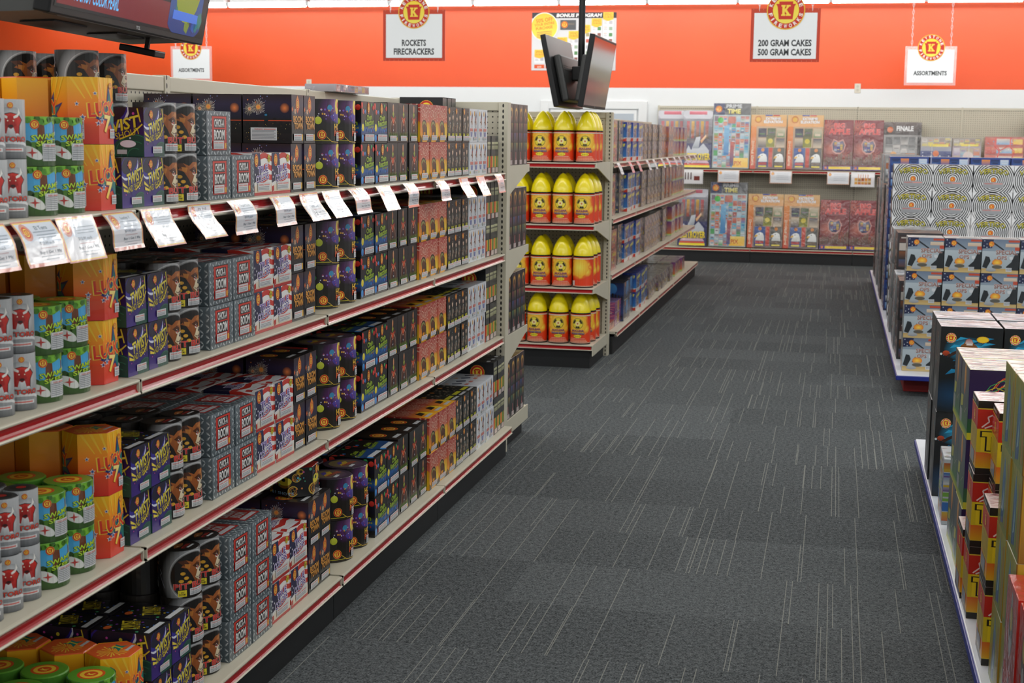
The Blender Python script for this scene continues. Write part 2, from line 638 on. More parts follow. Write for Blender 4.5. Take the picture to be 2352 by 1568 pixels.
PROD = {}
FC = {}
def product(key, name, desc, prism, lo, hi, top, front=None, left=None, right=None, lid=None, warn=None, ink=INK, cat='firework', wrapw=None, extra=()):
    """front/left/right/lid: Sheets; warn: (sheet, u, z) label on the front"""
    mb = MB()
    prism.body(mb, lo, hi, top)
    if left:
        prism.wrap(mb, left, -prism.side)
    if right:
        prism.wrap(mb, right, prism.side)
    parts = []
    if front:
        m2 = MB()
        prism.wrap(m2, front, FC.get(key, 0))
        if key == 'lucky':
            prism.wrap(m2, front, prism.L / 2)
        parts.append(('front_panel', m2.mesh('front_panel', ink), 1))
    if lid:
        m2 = MB()
        prism.lid(m2, lid)
        parts.append(('lid_panel', m2.mesh('lid_panel', ink), 2))
    if warn:
        m2 = MB()
        prism.wrap(m2, warn[0], warn[1] + FC.get(key, 0), warn[2], .0022)
        parts.append(('warning_label', m2.mesh('warning_label', MATTE), 1))
    for nm, sh, u, z in extra:
        m2 = MB()
        prism.wrap(m2, sh, u + FC.get(key, 0) * .4, z, .0022)
        parts.append((nm, m2.mesh(nm, ink), 1))
    PROD[key] = dict(name=name, desc=desc, me=mb.mesh(name, ink), parts=parts, p=prism, cat=cat)

JIT = random.Random(7)
USED = {}
def place(key, x, y, z, rz, where, group=None, parts=3, jit=1.0):
    """parts: 3 all, 2 only the lid, 0 none"""
    d = PROD[key]
    o = link(d['name'], d['me'])
    o.location = (x + JIT.uniform(-.0035, .0015) * jit, y, z)
    o.rotation_euler.z = rz + R(JIT.uniform(-.9, .9)) * jit
    lab = d['desc'] + ', ' + where
    assert len(lab.replace(',', ' ').split()) <= 16, lab
    USED[lab] = USED.get(lab, 0) + 1
    tag(o, lab, d['cat'], group or 'more of the same ' + d['name'].replace('_', ' '))
    for nm, me, need in d['parts']:
        if parts == 3 or (parts == 2 and need == 2):
            link(nm, me, o)
    return o
# ------------------------------------------------------------------ what the packets look like
BLK = '#141214'
def add_emblem_top(sh, x, y, r):
    sh.emblem(x, y, r)

# silver drum with a red bull
p = Prism('drum', .0665, .0665, .112)
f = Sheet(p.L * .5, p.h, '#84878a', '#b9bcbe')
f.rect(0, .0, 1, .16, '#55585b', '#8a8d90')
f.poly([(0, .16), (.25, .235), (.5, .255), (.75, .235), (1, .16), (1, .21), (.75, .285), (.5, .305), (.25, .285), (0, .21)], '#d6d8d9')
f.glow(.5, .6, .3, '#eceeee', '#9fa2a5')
bull = [(.35, .42), (.42, .42), (.45, .53), (.55, .53), (.58, .42), (.65, .42), (.66, .56), (.72, .65), (.64, .74), (.5, .77), (.36, .74), (.28, .65), (.34, .56)]
f.poly([(.5 + (x - .5) * 1.1, .6 + (y - .6) * 1.07) for x, y in bull], '#1e1416')
f.poly(bull, '#a41c1c', '#cf3428')
f.poly([(.4, .56), (.44, .7), (.5, .73), (.56, .7), (.6, .56), (.5, .5)], '#8a1616', '#b8261f')
for sg in (-1, 1):
    f.poly([(.5 + sg * .05, .71), (.5 + sg * .14, .76), (.5 + sg * .15, .86), (.5 + sg * .19, .77), (.5 + sg * .13, .7), (.5 + sg * .06, .675)], '#e8e6e0')
    f.ell(.5 + sg * .05, .64, .012, '#f6ecd0')
    f.ell(.5 + sg * .115, .41, .034, '#d9dbdc', ry=.018)
f.ell(.5, .55, .045, '#3a1010', ry=.026)
f.text('EL TORO', .5, .33, .62, .085, '#d8392b', '#e2513c', out='#3a1513', ow=.04)
f.emblem(.5, .9, .055)
f.rect(.3, .12, .74, .185, '#cfd1d2')
f.rect(.34, .14, .7, .165, '#cf7068')
t = Sheet(.05, .05)
t.ell(.5, .5, .42, '#2a2c2e')
t.ell(.55, .5, .2, '#b02a26')
FC['can'] = -.13 * p.L
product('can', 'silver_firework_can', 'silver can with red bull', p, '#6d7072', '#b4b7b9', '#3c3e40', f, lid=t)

# green and blue drum with ducks
p = Prism('drum', .103, .103, .0965)
f = Sheet(p.L * .62, p.h, '#37602a', '#53a4cf')
f.rect(0, .33, 1, .9, '#5fb0dc', '#3fa2d8')
for x, wd, cc in ((.08, .09, '#6b3d22'), (.33, .06, '#7a4526'), (.52, .1, '#6b3a1e'), (.74, .05, '#7b4a2a'), (.9, .08, '#663a20')):
    f.poly([(x, .3), (x + wd, .3), (x + wd * .8, .95), (x + wd * .1, .95)], cc)
f.poly([(0, .9), (.1, .84), (.2, .9), (.32, .83), (.45, .89), (.6, .82), (.72, .9), (.85, .83), (1, .9), (1, 1), (0, 1)], '#5f9c2c', '#7cb93a')
f.poly([(0, .0), (1, 0), (1, .34), (.9, .3), (.78, .4), (.62, .32), (.5, .36), (.38, .29), (.25, .38), (.12, .3), (0, .36)], '#2f4d1d', '#41702a')
for k in range(16):
    f.ell(.03 + .065 * k, .37 + .03 * ((k * 7) % 4), .05, ('#2f4d1d', '#4a7a26', '#3a6322')[k % 3], ry=.045, n=9, up=False)
f.n += 1
for k in range(22):
    f.ell(.02 + .046 * k, .9 + .02 * ((k * 5) % 4), .035, ('#4d8a26', '#78b83a', '#396a1e')[k % 3], ry=.03, n=8, up=False)
f.n += 1
for x, y in ((.05, .62), (.8, .66)):
    f.ell(x, y, .03, '#d8e4e6', ry=.018)
    f.ell(x + .03, y + .01, .02, '#b9d4de')
f.ell(.3, .44, .05, '#16181a', ry=.07)
f.poly([(.3, .44), (.42, .38), (.3, .34)], '#eebf2c')
f.ell(.24, .3, .07, '#22201c', ry=.09)
f.dots(14, .15, .2, .34, .34, .022, ['#d9c04a', '#22201c', '#58432c'], 5)
f.ell(.47, .27, .115, '#d9dcd8', ry=.05, rot=-.5)
f.star(.47, .27, .055, '#b93a36', 4, .25)
f.text('SWAMP', .62, .6, .31, .105, '#a9d52c', '#c9e43a', out='#2c5c16', ow=.03, rot=6)
f.text('SKEET', .65, .475, .28, .1, '#a9d52c', '#c9e43a', out='#2c5c16', ow=.03, rot=6)
f.emblem(.5, .84, .045)
t = Sheet(.1, .1)
t.ell(.5, .5, .3, '#d8521e')
t.ell(.5, .5, .24, '#f2c53a')
t.ell(.5, .5, .15, '#d8521e')
t.text('K', .5, .5, .12, .16, '#f5d24a', bold=.04)
FC['skeet'] = -.12 * p.L
product('skeet', 'green_firework_drum', 'green drum with blue sky and ducks', p, '#355a22', '#4d8a2c', '#5c9b2d', f, lid=t,
        warn=(warning(.042, .034, True), .035, .01))

# orange hexagon
p = Prism('hex', .124, .108, .139)
a = p.w / 2
f = Sheet(p.L * .5, p.h)
f.rect(0, .62, 1, 1, '#f58a1c', '#f7b914')
f.rect(0, .3, 1, .62, '#e2401a', '#f58a1c')
f.rect(0, 0, 1, .3, '#d32b1d', '#dc4a22')
for k in range(9):
    f.poly([(.02 + k * .11, 1), (.055 + k * .11, 1), (.195 + k * .075, .68), (.185 + k * .075, .68)], '#f8c433')
f.poly([(.22, .44), (.38, .5), (.44, .66), (.5, .52), (.56, .9), (.63, .6), (.72, .78), (.72, .56), (.9, .62), (.76, .44), (.86, .3), (.7, .34), (.68, .12), (.6, .3), (.5, .24), (.5, .36), (.34, .36)], '#1b2f74')
f.poly([(.28, .44), (.41, .49), (.46, .6), (.52, .48), (.57, .8), (.63, .57), (.7, .68), (.7, .53), (.83, .56), (.74, .44), (.8, .34), (.68, .37), (.66, .2), (.6, .34), (.53, .3), (.52, .38), (.4, .39)], '#18716a')
f.text('LUCKY', .5, .53, .56, .22, '#d5281d', '#e4472a', out='#f5c63c', ow=.035, rot=4, bold=.03)
f.text('7', .52, .3, .14, .27, '#f4c93c', '#f7e28a', out='#b3401c', ow=.03, rot=-6, bold=.03)
for x, y, r in ((.33, .31, .024), (.4, .35, .032), (.3, .76, .018), (.1, .6, .02), (.16, .4, .026), (.72, .27, .03)):
    f.star(x, y, r * 1.5, '#f2efe6')
    f.star(x, y, r, '#2a4a94')
f.emblem(.6, .88, .036)
t = Sheet(.09, .07)
t.burst(.4, .5, .4, '#e9b02e', '#f3d24a', 20, .003, seed=3)
t.poly([(.45, .3), (.62, .5), (.6, .8), (.75, .6), (.9, .7), (.82, .45), (.92, .25), (.7, .35)], '#1f7a6a')
t.text('7', .72, .5, .16, .4, '#d9c22c', bold=.03)
t.rect(.55, .05, .95, .16, '#bcbec0')
product('lucky', 'orange_hexagonal_firework', 'orange hexagonal box with yellow top', p, '#d8281a', '#f4b118', '#e0602a', f, lid=t,
        warn=(warning(.032, .02), .028, .012),
        extra=[('performance_label', warning(.026, .04, True), -.074, .01)])

# black and purple box with a tornado
p = Prism('box', .1, .15, .110)
def tornado(w, h, big):
    s = Sheet(w, h, '#3a1f7c', '#16121f')
    s.ell(.36, .8, .42, '#d8dcec', ry=.26, rot=.35)
    s.ell(.34, .84, .42, '#2c2390', ry=.24, rot=.35)
    s.ell(.36, .88, .38, '#171330', ry=.2, rot=.35)
    s.poly([(.2, .55), (.75, .6), (.6, .42), (.66, .3), (.5, .14), (.42, .3), (.3, .42)], '#2c2470')
    s.ell(.85, .0, .4, '#1c4a40', ry=.34)
    for k in range(3):
        s.ring(.85, .0, .12 + .1 * k, .13 + .1 * k, '#2e7a5e', 60, 180, 8)
    s.text('TWIST', .57, .62, .72, .24, '#d7c22c', '#e6d645', out='#191428', ow=.03, rot=13, shear=.15, bold=.02)
    s.text('AND SHOUT', .58, .42, .74, .13, '#d0bb2b', '#ddcb3a', out='#191428', ow=.03, rot=13, bold=.0)
    for q in ((.02, .52, .22, .42), (.06, .4, .26, .34)):
        s.poly([(q[0], q[1]), (q[0], q[1] - .07), (q[2], q[3] - .03), (q[2], q[3])], '#e6cf4a')
    s.line([(.6, .35), (.8, .45), (.98, .66)], .003, '#e2c83a')
    s.line([(.9, .98), (.95, .7)], .003, '#dfc63a')
    s.dots(7, .08, .25, .95, .9, .02, ['#5fc9ae', '#c74aa6', '#e6e0f6'], 4)
    return s
f = tornado(p.w, p.h, False)
f.emblem(.36, .86, .085, ry=1.1)
l = tornado(p.d, p.h, True)
l.ell(.5, .84, .03, '#d6c33a')
l.ell(.74, .26, .13, '#e6dcea', ry=.055)
l.rect(.1, .04, .52, .22, '#c3c4c8')
for k in range(5):
    l.rect(.13, .06 + k * .03, .49, .072 + k * .03, '#6c6f76', up=False)
l.n += 1
l.rect(.56, .05, .72, .14, '#bfc2c8')
t = Sheet(p.w, p.d, BLK)
t.dots(26, .05, .05, .95, .95, .035, ['#3a69b8', '#46a36e', '#233a7a', '#d8be34', '#7a3f9a'], 8)
t.text('TWIST', .5, .55, .66, .2, '#cdb52b', '#dac62f', rot=25, bold=.01)
t.text('AND SHOUT', .56, .42, .6, .1, '#cdb52b', rot=25, bold=0)
t.rect(.1, .06, .9, .15, '#c9ccce')
t.ell(.22, .8, .12, '#c8612a', ry=.09)
product('twist', 'purple_firework_box', 'purple and black box with yellow lettering', p, '#2c1a56', '#15121a', BLK, f, l, l, t,
        warn=(warning(.046, .015), .012, .008))

# black drum with a dog's head inside a moon halo
p = Prism('drum', .1, .1, .117)
f = Sheet(p.L * .66, p.h, '#15120f', '#2a2624')
f.ring(.56, .44, .31, .43, '#1c1918', 35, 265, 30, '#8e9092')
f.ring(.56, .44, .28, .31, '#c9cbcc', 35, 265, 30, '#2a2725')
f.ell(.56, .44, .285, '#171310', n=30)
br, bd = '#7a3f1c', '#4d2610'
f.poly([(.36, .78), (.46, .8), (.54, .74), (.6, .82), (.74, .82), (.84, .72), (.86, .5), (.8, .32), (.68, .26), (.58, .32), (.53, .48), (.47, .62), (.4, .66), (.44, .72)], br, '#a25c2a')
f.poly([(.36, .78), (.46, .8), (.5, .72), (.46, .66), (.42, .7)], bd)
f.poly([(.54, .66), (.62, .72), (.7, .64), (.78, .7), (.8, .6), (.7, .56), (.6, .6)], bd)
f.poly([(.62, .74), (.7, .7), (.74, .79), (.66, .8)], '#bd7a3c')
f.ell(.62, .6, .026, '#e8ddd0')
f.ell(.624, .6, .015, '#a8261f')
f.ell(.77, .61, .022, '#e8ddd0')
f.ell(.765, .61, .012, '#a8261f')
f.poly([(.44, .72), (.52, .7), (.5, .6), (.45, .64)], '#b8742f')
f.poly([(.78, .78), (.83, .7), (.82, .6), (.77, .66)], '#b8742f')
f.poly([(.585, .62), (.66, .655), (.66, .64), (.6, .6)], '#2a140a')
f.poly([(.745, .655), (.81, .625), (.8, .605), (.75, .635)], '#2a140a')
f.poly([(.63, .56), (.69, .6), (.76, .57), (.82, .42), (.76, .31), (.66, .3), (.58, .4)], '#cdb98e', '#e9dcc0')
f.poly([(.67, .58), (.69, .7), (.73, .7), (.74, .58)], '#c98a4a')
f.poly([(.66, .5), (.67, .55), (.71, .57), (.75, .55), (.76, .5), (.71, .46)], '#14100e')
f.ell(.69, .53, .014, '#9a9490', ry=.01)
f.line([(.71, .46), (.71, .42), (.64, .38), (.6, .41)], .0016, '#3a2014')
f.line([(.71, .42), (.77, .38), (.8, .42)], .0016, '#3a2014')
f.poly([(.63, .37), (.71, .405), (.78, .37), (.73, .325), (.67, .325)], '#5a1614')
for x in (.645, .685, .73, .76):
    f.poly([(x - .012, .375), (x, .345), (x + .012, .38)], '#efe8da')
for q in ((.42, .52), (.46, .42), (.5, .32), (.4, .36)):
    f.ell(q[0], q[1], .03, '#d8a12e', ry=.02)
f.text('PIT BULL', .57, .255, .52, .13, '#b8261f', '#d9433a', out='#d8d0c8', ow=.012, rot=2, bold=.035)
f.rect(.36, .03, .46, .165, '#e4d22f')
f.text('200\nGRAMS', .41, .095, .08, .08, '#2a2510', bold=.02)
f.line([(.04, .95), (.1, .75), (.07, .7), (.15, .5), (.12, .46), (.2, .2)], .0016, '#c9ccd6', '#8d90a0')
f.emblem(.03, .62, .05, ry=1.3)
t = Sheet(.075, .075)
t.ell(.5, .5, .46, '#1c1816')
t.poly([(.15, .5), (.35, .62), (.6, .68), (.85, .52), (.6, .42), (.35, .4)], '#8a4a1f', '#b0682c')
t.poly([(.3, .5), (.45, .55), (.5, .47)], '#dcc79c')
t.text('PIT BULL', .55, .3, .6, .13, '#b8302a', rot=8, bold=.03)
t.rect(.4, .12, .85, .2, '#c9cbcd')
lb = Sheet(.05, .06, '#101012')
lb.emblem(.5, .72, .2)
lb.text('8 SHOTS', .5, .42, .6, .08, '#aab0b8')
lb.rect(.25, .05, .75, .3, '#c4c8cc')
for k in range(9):
    lb.rect(.28 + k * .05, .1, .3 + k * .05 + .01 * (k % 2), .27, '#303338', up=False)
FC['pit'] = -.1 * p.L
product('pit', 'black_firework_drum', 'black drum with brown dog face', p, '#0e0d0d', '#26221f', '#171413', f, lid=t,
        warn=(warning(.05, .017), .024, .005), extra=[('barcode_panel', lb, -.122, .018)])

# tread-plate box
p = Prism('box', .143, .15, .1095)
def plate(w, h, sd=1):
    s = Sheet(w, h, '#4a565c', '#67737a')
    nx, ny = max(4, round(w / .017)), max(4, round(h / .013))
    for i in range(nx):
        for j in range(ny):
            x, y = (i + .5) / nx, (j + .5) / ny
            r = .0088
            a = pi / 4 if (i + j) % 2 else -pi / 4
            cx, cy = x * w, y * h
            dx, dy = cos(a) * r, sin(a) * r
            q = .34
            s.raw([(cx - dx, cy - dy), (cx + dy * q, cy - dx * q), (cx + dx, cy + dy), (cx - dy * q, cy + dx * q)], [col('#39454b'), col('#a9b6bc'), col('#e2eaec'), col('#56636a')])
    s.n += 1
    return s
def boom(s, x0=.2, x1=.84, y0=.1, y1=.9):
    s.rect(x0, y0, x1, y1, '#1c1010')
    e = .02
    s.rect(x0 + e, y0 + e, x1 - e, y1 - e, '#b3241d', '#c9301f')
    cx, W, H = (x0 + x1) / 2, x1 - x0, y1 - y0
    s.rect(cx - W * .37, y0 + H * .3, cx + W * .37, y0 + H * .62, '#181313')
    s.rect(cx - W * .35, y0 + H * .66, cx + W * .35, y0 + H * .92, '#181313')
    s.text('BOOM', cx, y0 + H * .46, W * .68, H * .28, '#b4b6b6', '#f2f2f0', bold=.035)
    s.text('CHICK-A', cx, y0 + H * .79, W * .64, H * .22, '#b4b6b6', '#f2f2f0', bold=.035)
    s.rect(x1 - W * .16, y0 + H * .07, x1 - W * .06, y0 + H * .22, '#d9a32a')
f = plate(p.w, p.h)
boom(f)
l = plate(p.d, p.h)
l.rect(0, .12, .34, .88, '#8a1a16', '#a8201a')
t = plate(p.w, p.d)
t.rect(.16, .18, .88, .86, '#a82822')
t.text('CHICK-A\nBOOM', .52, .56, .54, .42, '#b9bbbb', '#e9e9e7', bold=.035)
t.rect(.22, .22, .82, .32, '#c4c7c9')
product('chick', 'tread_plate_firework_box', 'silver tread-plate box with red panel', p, '#56626a', '#7d898e', '#8f9a9e', f, l, plate(p.d, p.h), t,
        warn=(warning(.062, .02), -.006, .0165))

# flag box
p = Prism('box', .138, .15, .1135)
def stripes(w, h):
    s = Sheet(w, h, '#dad9d6', '#ecebea')
    for k in range(4):
        y = .06 + k * .26
        up = [(x / 6, y + .13 + .045 * sin(x * 1.3 + k)) for x in range(7)]
        lowr = [(x / 6, y + .045 * sin(x * 1.3 + k)) for x in range(6, -1, -1)]
        s.poly(up[::-1] + lowr[::-1], '#8e1d1b' if k == 0 else '#c02820', '#c9382c')
    return s
f = stripes(p.w, p.h)
f.poly([(0, .28), (.32, .36), (.5, .34), (.46, .62), (.4, 1), (0, 1)], '#1b1a3c', '#232452')
for q in ((.06, .42), (.15, .5), (.05, .58), (.2, .38)):
    f.star(q[0], q[1], .03, '#e9e8ee')
f.poly([(.1, 0), (1, 0), (1, .28), (.6, .3), (.1, .24)], '#cbb9a0', '#e3dacb')
f.rect(0, 0, 1, .07, '#b02420')
f.text('TRUE', .55, .62, .5, .17, '#5a3f96', '#7e66b6', out='#f6f3fa', ow=.04, rot=5, bold=.03)
f.text('TRUE', .55, .62, .47, .15, '#3b2a7a', '#6e58ac', rot=5, bold=.01)
f.text('COLORS', .52, .42, .66, .18, '#3b2a7a', '#6e58ac', out='#f6f3fa', ow=.045, rot=7, bold=.02)
f.emblem(.2, .83, .1, ry=1.25)
f.star(.86, .87, .1, '#c9b32a', 9, .6)
f.text('NEW', .86, .87, .1, .05, '#3a4a1a')
l = stripes(p.d, p.h)
l.poly([(0, .45), (.6, .5), (.5, 1), (0, 1)], '#1b1a3c')
for q in ((.1, .6), (.25, .75), (.1, .85), (.35, .6)):
    l.star(q[0], q[1], .03, '#e9e8ee')
l.ell(.88, .4, .07, '#3b2a7a', ry=.05)
t = stripes(p.w, p.d)
t.poly([(0, .5), (.6, .55), (.55, 1), (0, 1)], '#1b1a3c')
t.text('TRUE\nCOLORS', .5, .6, .6, .3, '#5a4a96', '#8a78ba', out='#eeeaf4', ow=.04, rot=10)
t.rect(.2, .1, .85, .22, '#cfcfd2')
product('true', 'flag_firework_box', 'red white striped box with purple lettering', p, '#b02420', '#d9d7d4', '#c9b9b4', f, l, stripes(p.d, p.h), t,
        warn=(warning(.09, .022), .01, .012))

# night city box
p = Prism('box', .094, .148, .138)
def city(w, h, wide):
    s = Sheet(w, h, '#0f0d10', '#2a1c1c')
    s.rect(0, .5, 1, .8, '#141628', '#2a2140')
    s.rect(0, .8, 1, 1, '#2a2140', '#2b1a1a')
    rnd = random.Random(3)
    n = 16 if wide else 8
    for k in range(n):
        x = k / n
        hh = .1 + rnd.random() * .22
        s.rect(x, .2, x + 1 / n, .2 + hh, '#0b0a0c', up=False)
    s.n += 1
    s.dots(40 if wide else 16, .02, .05, .98, .42, .007, ['#d8b84a', '#c9a03a', '#8a6a2a', '#e6d68a'], 6, 4)
    return s
l = city(p.d, p.h, True)
l.burst(.32, .74, .16, '#e6b060', '#d6dade', 34, .001, '#ff8a3a', 4)
l.burst(.14, .7, .12, '#d8c0a0', '#a8a896', 26, .001, '#e06a2a', 5)
l.glow(.86, .72, .1, '#f08848', '#3a2230')
l.dots(8, .1, .8, .9, .97, .012, ['#e0763a', '#d05a38', '#7a86c0'], 9)
l.rect(.0, .455, 1, .47, '#d2502a')
l.rect(.44, .45, .52, .62, '#101a22')
l.rect(.45, .56, .5, .6, '#2a7aa8')
f = city(p.w, p.h, False)
f.burst(.3, .66, .26, '#c9b8a0', '#8f8a88', 26, .0008, '#d07a3a', 6)
f.glow(.06, .7, .09, '#f0783a', '#201a22')
f.poly([(.34, .74), (.36, .88), (.5, .99), (.64, .88), (.66, .74), (.5, .62)], '#d9582a', '#e08a34')
f.emblem(.5, .8, .12, ry=1.25)
f.text('BOOM', .52, .5, .78, .14, '#c8812a', '#e0a244', out='#3a220c', ow=.02, bold=.04)
f.text('TOWN', .56, .36, .72, .14, '#c8812a', '#e0a244', out='#3a220c', ow=.02, bold=.04)
f.rect(.84, .06, .94, .19, '#d9a93a')
t = city(p.w, p.d, False)
t.ell(.42, .62, .34, '#3a2c2a', ry=.3)
t.emblem(.42, .62, .28)
t.rect(.2, .14, .85, .22, '#c4c7c9')
product('boom', 'night_city_firework_box', 'black box with fireworks over city', p, '#0e0c0e', '#241a1a', '#171417', f, l, l, t,
        warn=(warning(.062, .019), -.004, .008), extra=[('warning_panel', warning(.08, .036, True), -(.094 + .148) / 2 - .01, .008)])

# dark hexagon with gold spirals and a red lid
p = Prism('hex', .15, .13, .088)
f = Sheet(p.L * .62, p.h, '#131013', '#19141a')
rnd = random.Random(11)
for x, y, r in ((.12, .72, .045), (.5, .86, .04), (.9, .78, .04)):
    f.ell(x, y, r, '#d0a52c', ry=r * .8)
    f.ell(x + .01, y + .01, r * .45, '#1a1210', ry=r * .4)
for x, y in ((.3, .55), (.76, .55)):
    f.ell(x, y - .07, .1, '#8a6420', ry=.06)
    f.ell(x, y, .11, '#e0cf3a', ry=.05)
    f.ell(x, y + .03, .03, '#171010', ry=.018)
for x, y, r in ((.46, .66, .05), (.42, .2, .06), (.66, .26, .07), (.95, .4, .05), (.1, .25, .05)):
    for k in range(3):
        f.ring(x, y, r * (1 - .33 * k) * .78, r * (1 - .33 * k), '#d58a34' if k % 2 else '#d9b247', 20 + 60 * k, 330 + 60 * k, 12)
f.dots(26, .02, .1, .98, .95, .014, ['#c9609a', '#5fb4d8', '#d9dce2', '#e08a4a', '#58b48c'], 12)
f.text('61 SHOTS', .28, .12, .3, .1, '#2f86c8', '#7cc4e8', out='#d9a03a', ow=.02)
f.emblem(.79, .84, .05)
t = Sheet(.13, .11)
t.rect(.25, .5, .55, .62, '#c9a32c')
product('queen', 'spiral_hexagonal_firework', 'black hexagonal box with gold spirals and red lid', p, '#131013', '#1b151a', '#a81d17', f, lid=t,
        extra=[('text_panel', None, 0, 0)][:0])
p2 = Prism('box', .1, .1, .088)
f = Sheet(.1, .088, '#131013', '#19141a')
g = Sheet(.1, .088, '#131013', '#19141a')
g.dots(8, .02, .7, .98, .95, .03, ['#c9609a', '#5fb4d8', '#d0a52c'], 3)
g.rect(0, .94, 1, 1, '#a81d17')
g.text('QUEENS\nSPARKLE', .5, .62, .8, .34, '#5a86b4', '#8ab4d8', out='#1d2a4a', ow=.03, bold=.02)
g.rect(.04, .08, .94, .4, '#b9bcbe')
for k in range(5):
    g.rect(.08, .12 + k * .05, .9, .14 + k * .05, '#6c7076', up=False)
g.n += 1
g.rect(.1, .36, .9, .385, '#b8584e')
f.dots(16, .02, .1, .98, .95, .022, ['#c9609a', '#5fb4d8', '#d9dce2', '#e08a4a', '#58b48c', '#d0a52c'], 13)
f.ring(.7, .4, .1, .13, '#d9b247', 0, 300, 12)
f.ring(.7, .4, .05, .07, '#d58a34', 90, 400, 12)
f.ell(.72, .78, .08, '#d0a52c', ry=.1)
f.ell(.72, .8, .035, '#1a1210', ry=.045)
f.emblem(.2, .75, .13)
f.rect(0, .94, 1, 1, '#a81d17')
t = Sheet(.09, .09)
product('spiral', 'spiral_firework_box', 'small black box with gold spirals', p2, '#131013', '#1b151a', '#a81d17', f, g, f,
        warn=(warning(.05, .02), .0, .004))

# dark drum with a purple bat and a moon
p = Prism('drum', .152, .15, .136)
f = Sheet(p.L * .62, p.h, '#1d170e', '#141016')
f.glow(.62, .78, .17, '#6a2c78', '#191318', ry=.16)
f.glow(.7, .84, .14, '#8a5a9a', '#3a2040', ry=.14)
f.ell(.79, .85, .1, '#e8c832', '#f3e06a', ry=.12)
f.ell(.76, .87, .026, '#d0491c', ry=.035)
f.ell(.83, .86, .02, '#1f5a34', ry=.03)
f.poly([(.6, .62), (.68, .7), (.74, .66), (.8, .72), (.86, .64), (.94, .74), (.96, .56), (.88, .48), (.8, .5), (.74, .46), (.64, .52)], '#34287c', '#5a48a8')
f.ell(.82, .7, .03, '#c9c4e6', ry=.06)
f.ell(.6, .8, .035, '#3a8ab4')
f.ell(.4, .72, .026, '#2f7a3a')
f.ell(.46, .52, .04, '#b9c62c', '#d6de4a')
f.dots(20, .44, .54, .68, .8, .01, ['#e0a83a', '#c04a7a', '#d8d4e8', '#7a5ac0'], 15)
f.text('HOCUS', .82, .38, .3, .14, '#dc8a22', '#f2d53a', out='#54300e', ow=.02, bold=.03)
f.text('POCUS', .82, .24, .3, .13, '#d23a24', '#ee7a3a', out='#54180e', ow=.02, bold=.03)
f.emblem(.5, .2, .05)
f.rect(.42, .06, .6, .075, '#b9b02c')
f.line([(.55, .16), (.62, .05), (.8, .02), (1, .04)], .002, '#c8a63a')
t = Sheet(.12, .12)
t.ell(.5, .5, .46, '#4a3450', '#8a7a4a')
t.poly([(.2, .5), (.45, .7), (.8, .6), (.6, .45)], '#c9a83a')
t.poly([(.3, .6), (.5, .75), (.7, .7), (.5, .58)], '#5a4aa0')
t.text('HOCUS POCUS', .55, .42, .6, .14, '#d0502a', rot=-14, bold=.02)
t.rect(.2, .2, .5, .3, '#c9ccd0')
FC['hocus'] = -.14 * p.L
product('hocus', 'moon_firework_drum', 'dark drum with purple bat and moon', p, '#120f0c', '#191318', '#3c2e3e', f, lid=t,
        warn=(warning(.05, .026), .085, .009))

# black and blue box with coloured balls and sticks
p = Prism('box', .14, .16, .1365)
def balls(w, h, wide):
    s = Sheet(w, h, '#0d0f12', '#0c0d10')
    s.rect(0, .16, 1, .34, '#0e1a30', '#155a9e')
    s.rect(0, .34, 1, .5, '#155a9e', '#0d1424')
    s.line([(.02, .92), (.14, .78), (.3, .74)], .002, '#8aa0b8')
    s.line([(.08, .4), (-.05, .3)], .002, '#8aa0b8')
    for x, y, r, c1, c2 in ((.05, .9, .08, '#c02018', '#e8483a'), (.16, .76, .06, '#c02018', '#ee5a48'), (.3, .76, .05, '#1f5aa8', '#4a9ae0'), (.12, .38, .09, '#d8bf1e', '#f4e54a'), (.1, .12, .09, '#1560b0', '#4aa2e6'), (.28, .12, .06, '#c02018', '#ee5a48'), (.8, .92, .05, '#1f7a34', '#4ab464'), (.93, .86, .06, '#c02018', '#e8483a')):
        s.ell(x, y, r, c1, c2, n=14)
    s.dots(9, .3, .2, .95, .36, .03, ['#2a7ac8', '#b83a30', '#2a9a4a', '#1d5a9a'], 21)
    return s
f = balls(p.w, p.h, False)
f.text('Chain', .62, .63, .42, .13, '#7ea31e', '#b4c83a', out='#3a5a12', ow=.03, rot=5, bold=.03)
f.text('Reaction', .62, .5, .68, .15, '#7ea31e', '#b4c83a', out='#3a5a12', ow=.03, rot=5, bold=.03)
f.text('16 shots', .74, .4, .42, .06, '#a8b22a', rot=5)
f.emblem(.55, .85, .09, ry=1.5)
l = balls(p.d, p.h, True)
l.text('Chain\nReaction', .62, .56, .6, .26, '#7ea31e', '#b4c83a', out='#3a5a12', ow=.03, bold=.03)
l.text('16 shots', .74, .38, .42, .06, '#a8b22a')
t = balls(p.w, p.d, False)
t.rect(.05, .18, .95, .42, '#123a6a', '#174f8a')
t.text('Chain\nReaction', .45, .5, .68, .26, '#7e9a22', '#a9bc3a', out='#3a5a12', ow=.03, rot=6, bold=.03)
t.rect(.15, .08, .9, .2, '#c2c6ca')
product('react', 'molecule_firework_box', 'black blue box with green lettering and coloured balls', p, '#0d0f12', '#0d0e11', '#101520', f, l, l, t,
        warn=(warning(.1, .022), .016, .008))

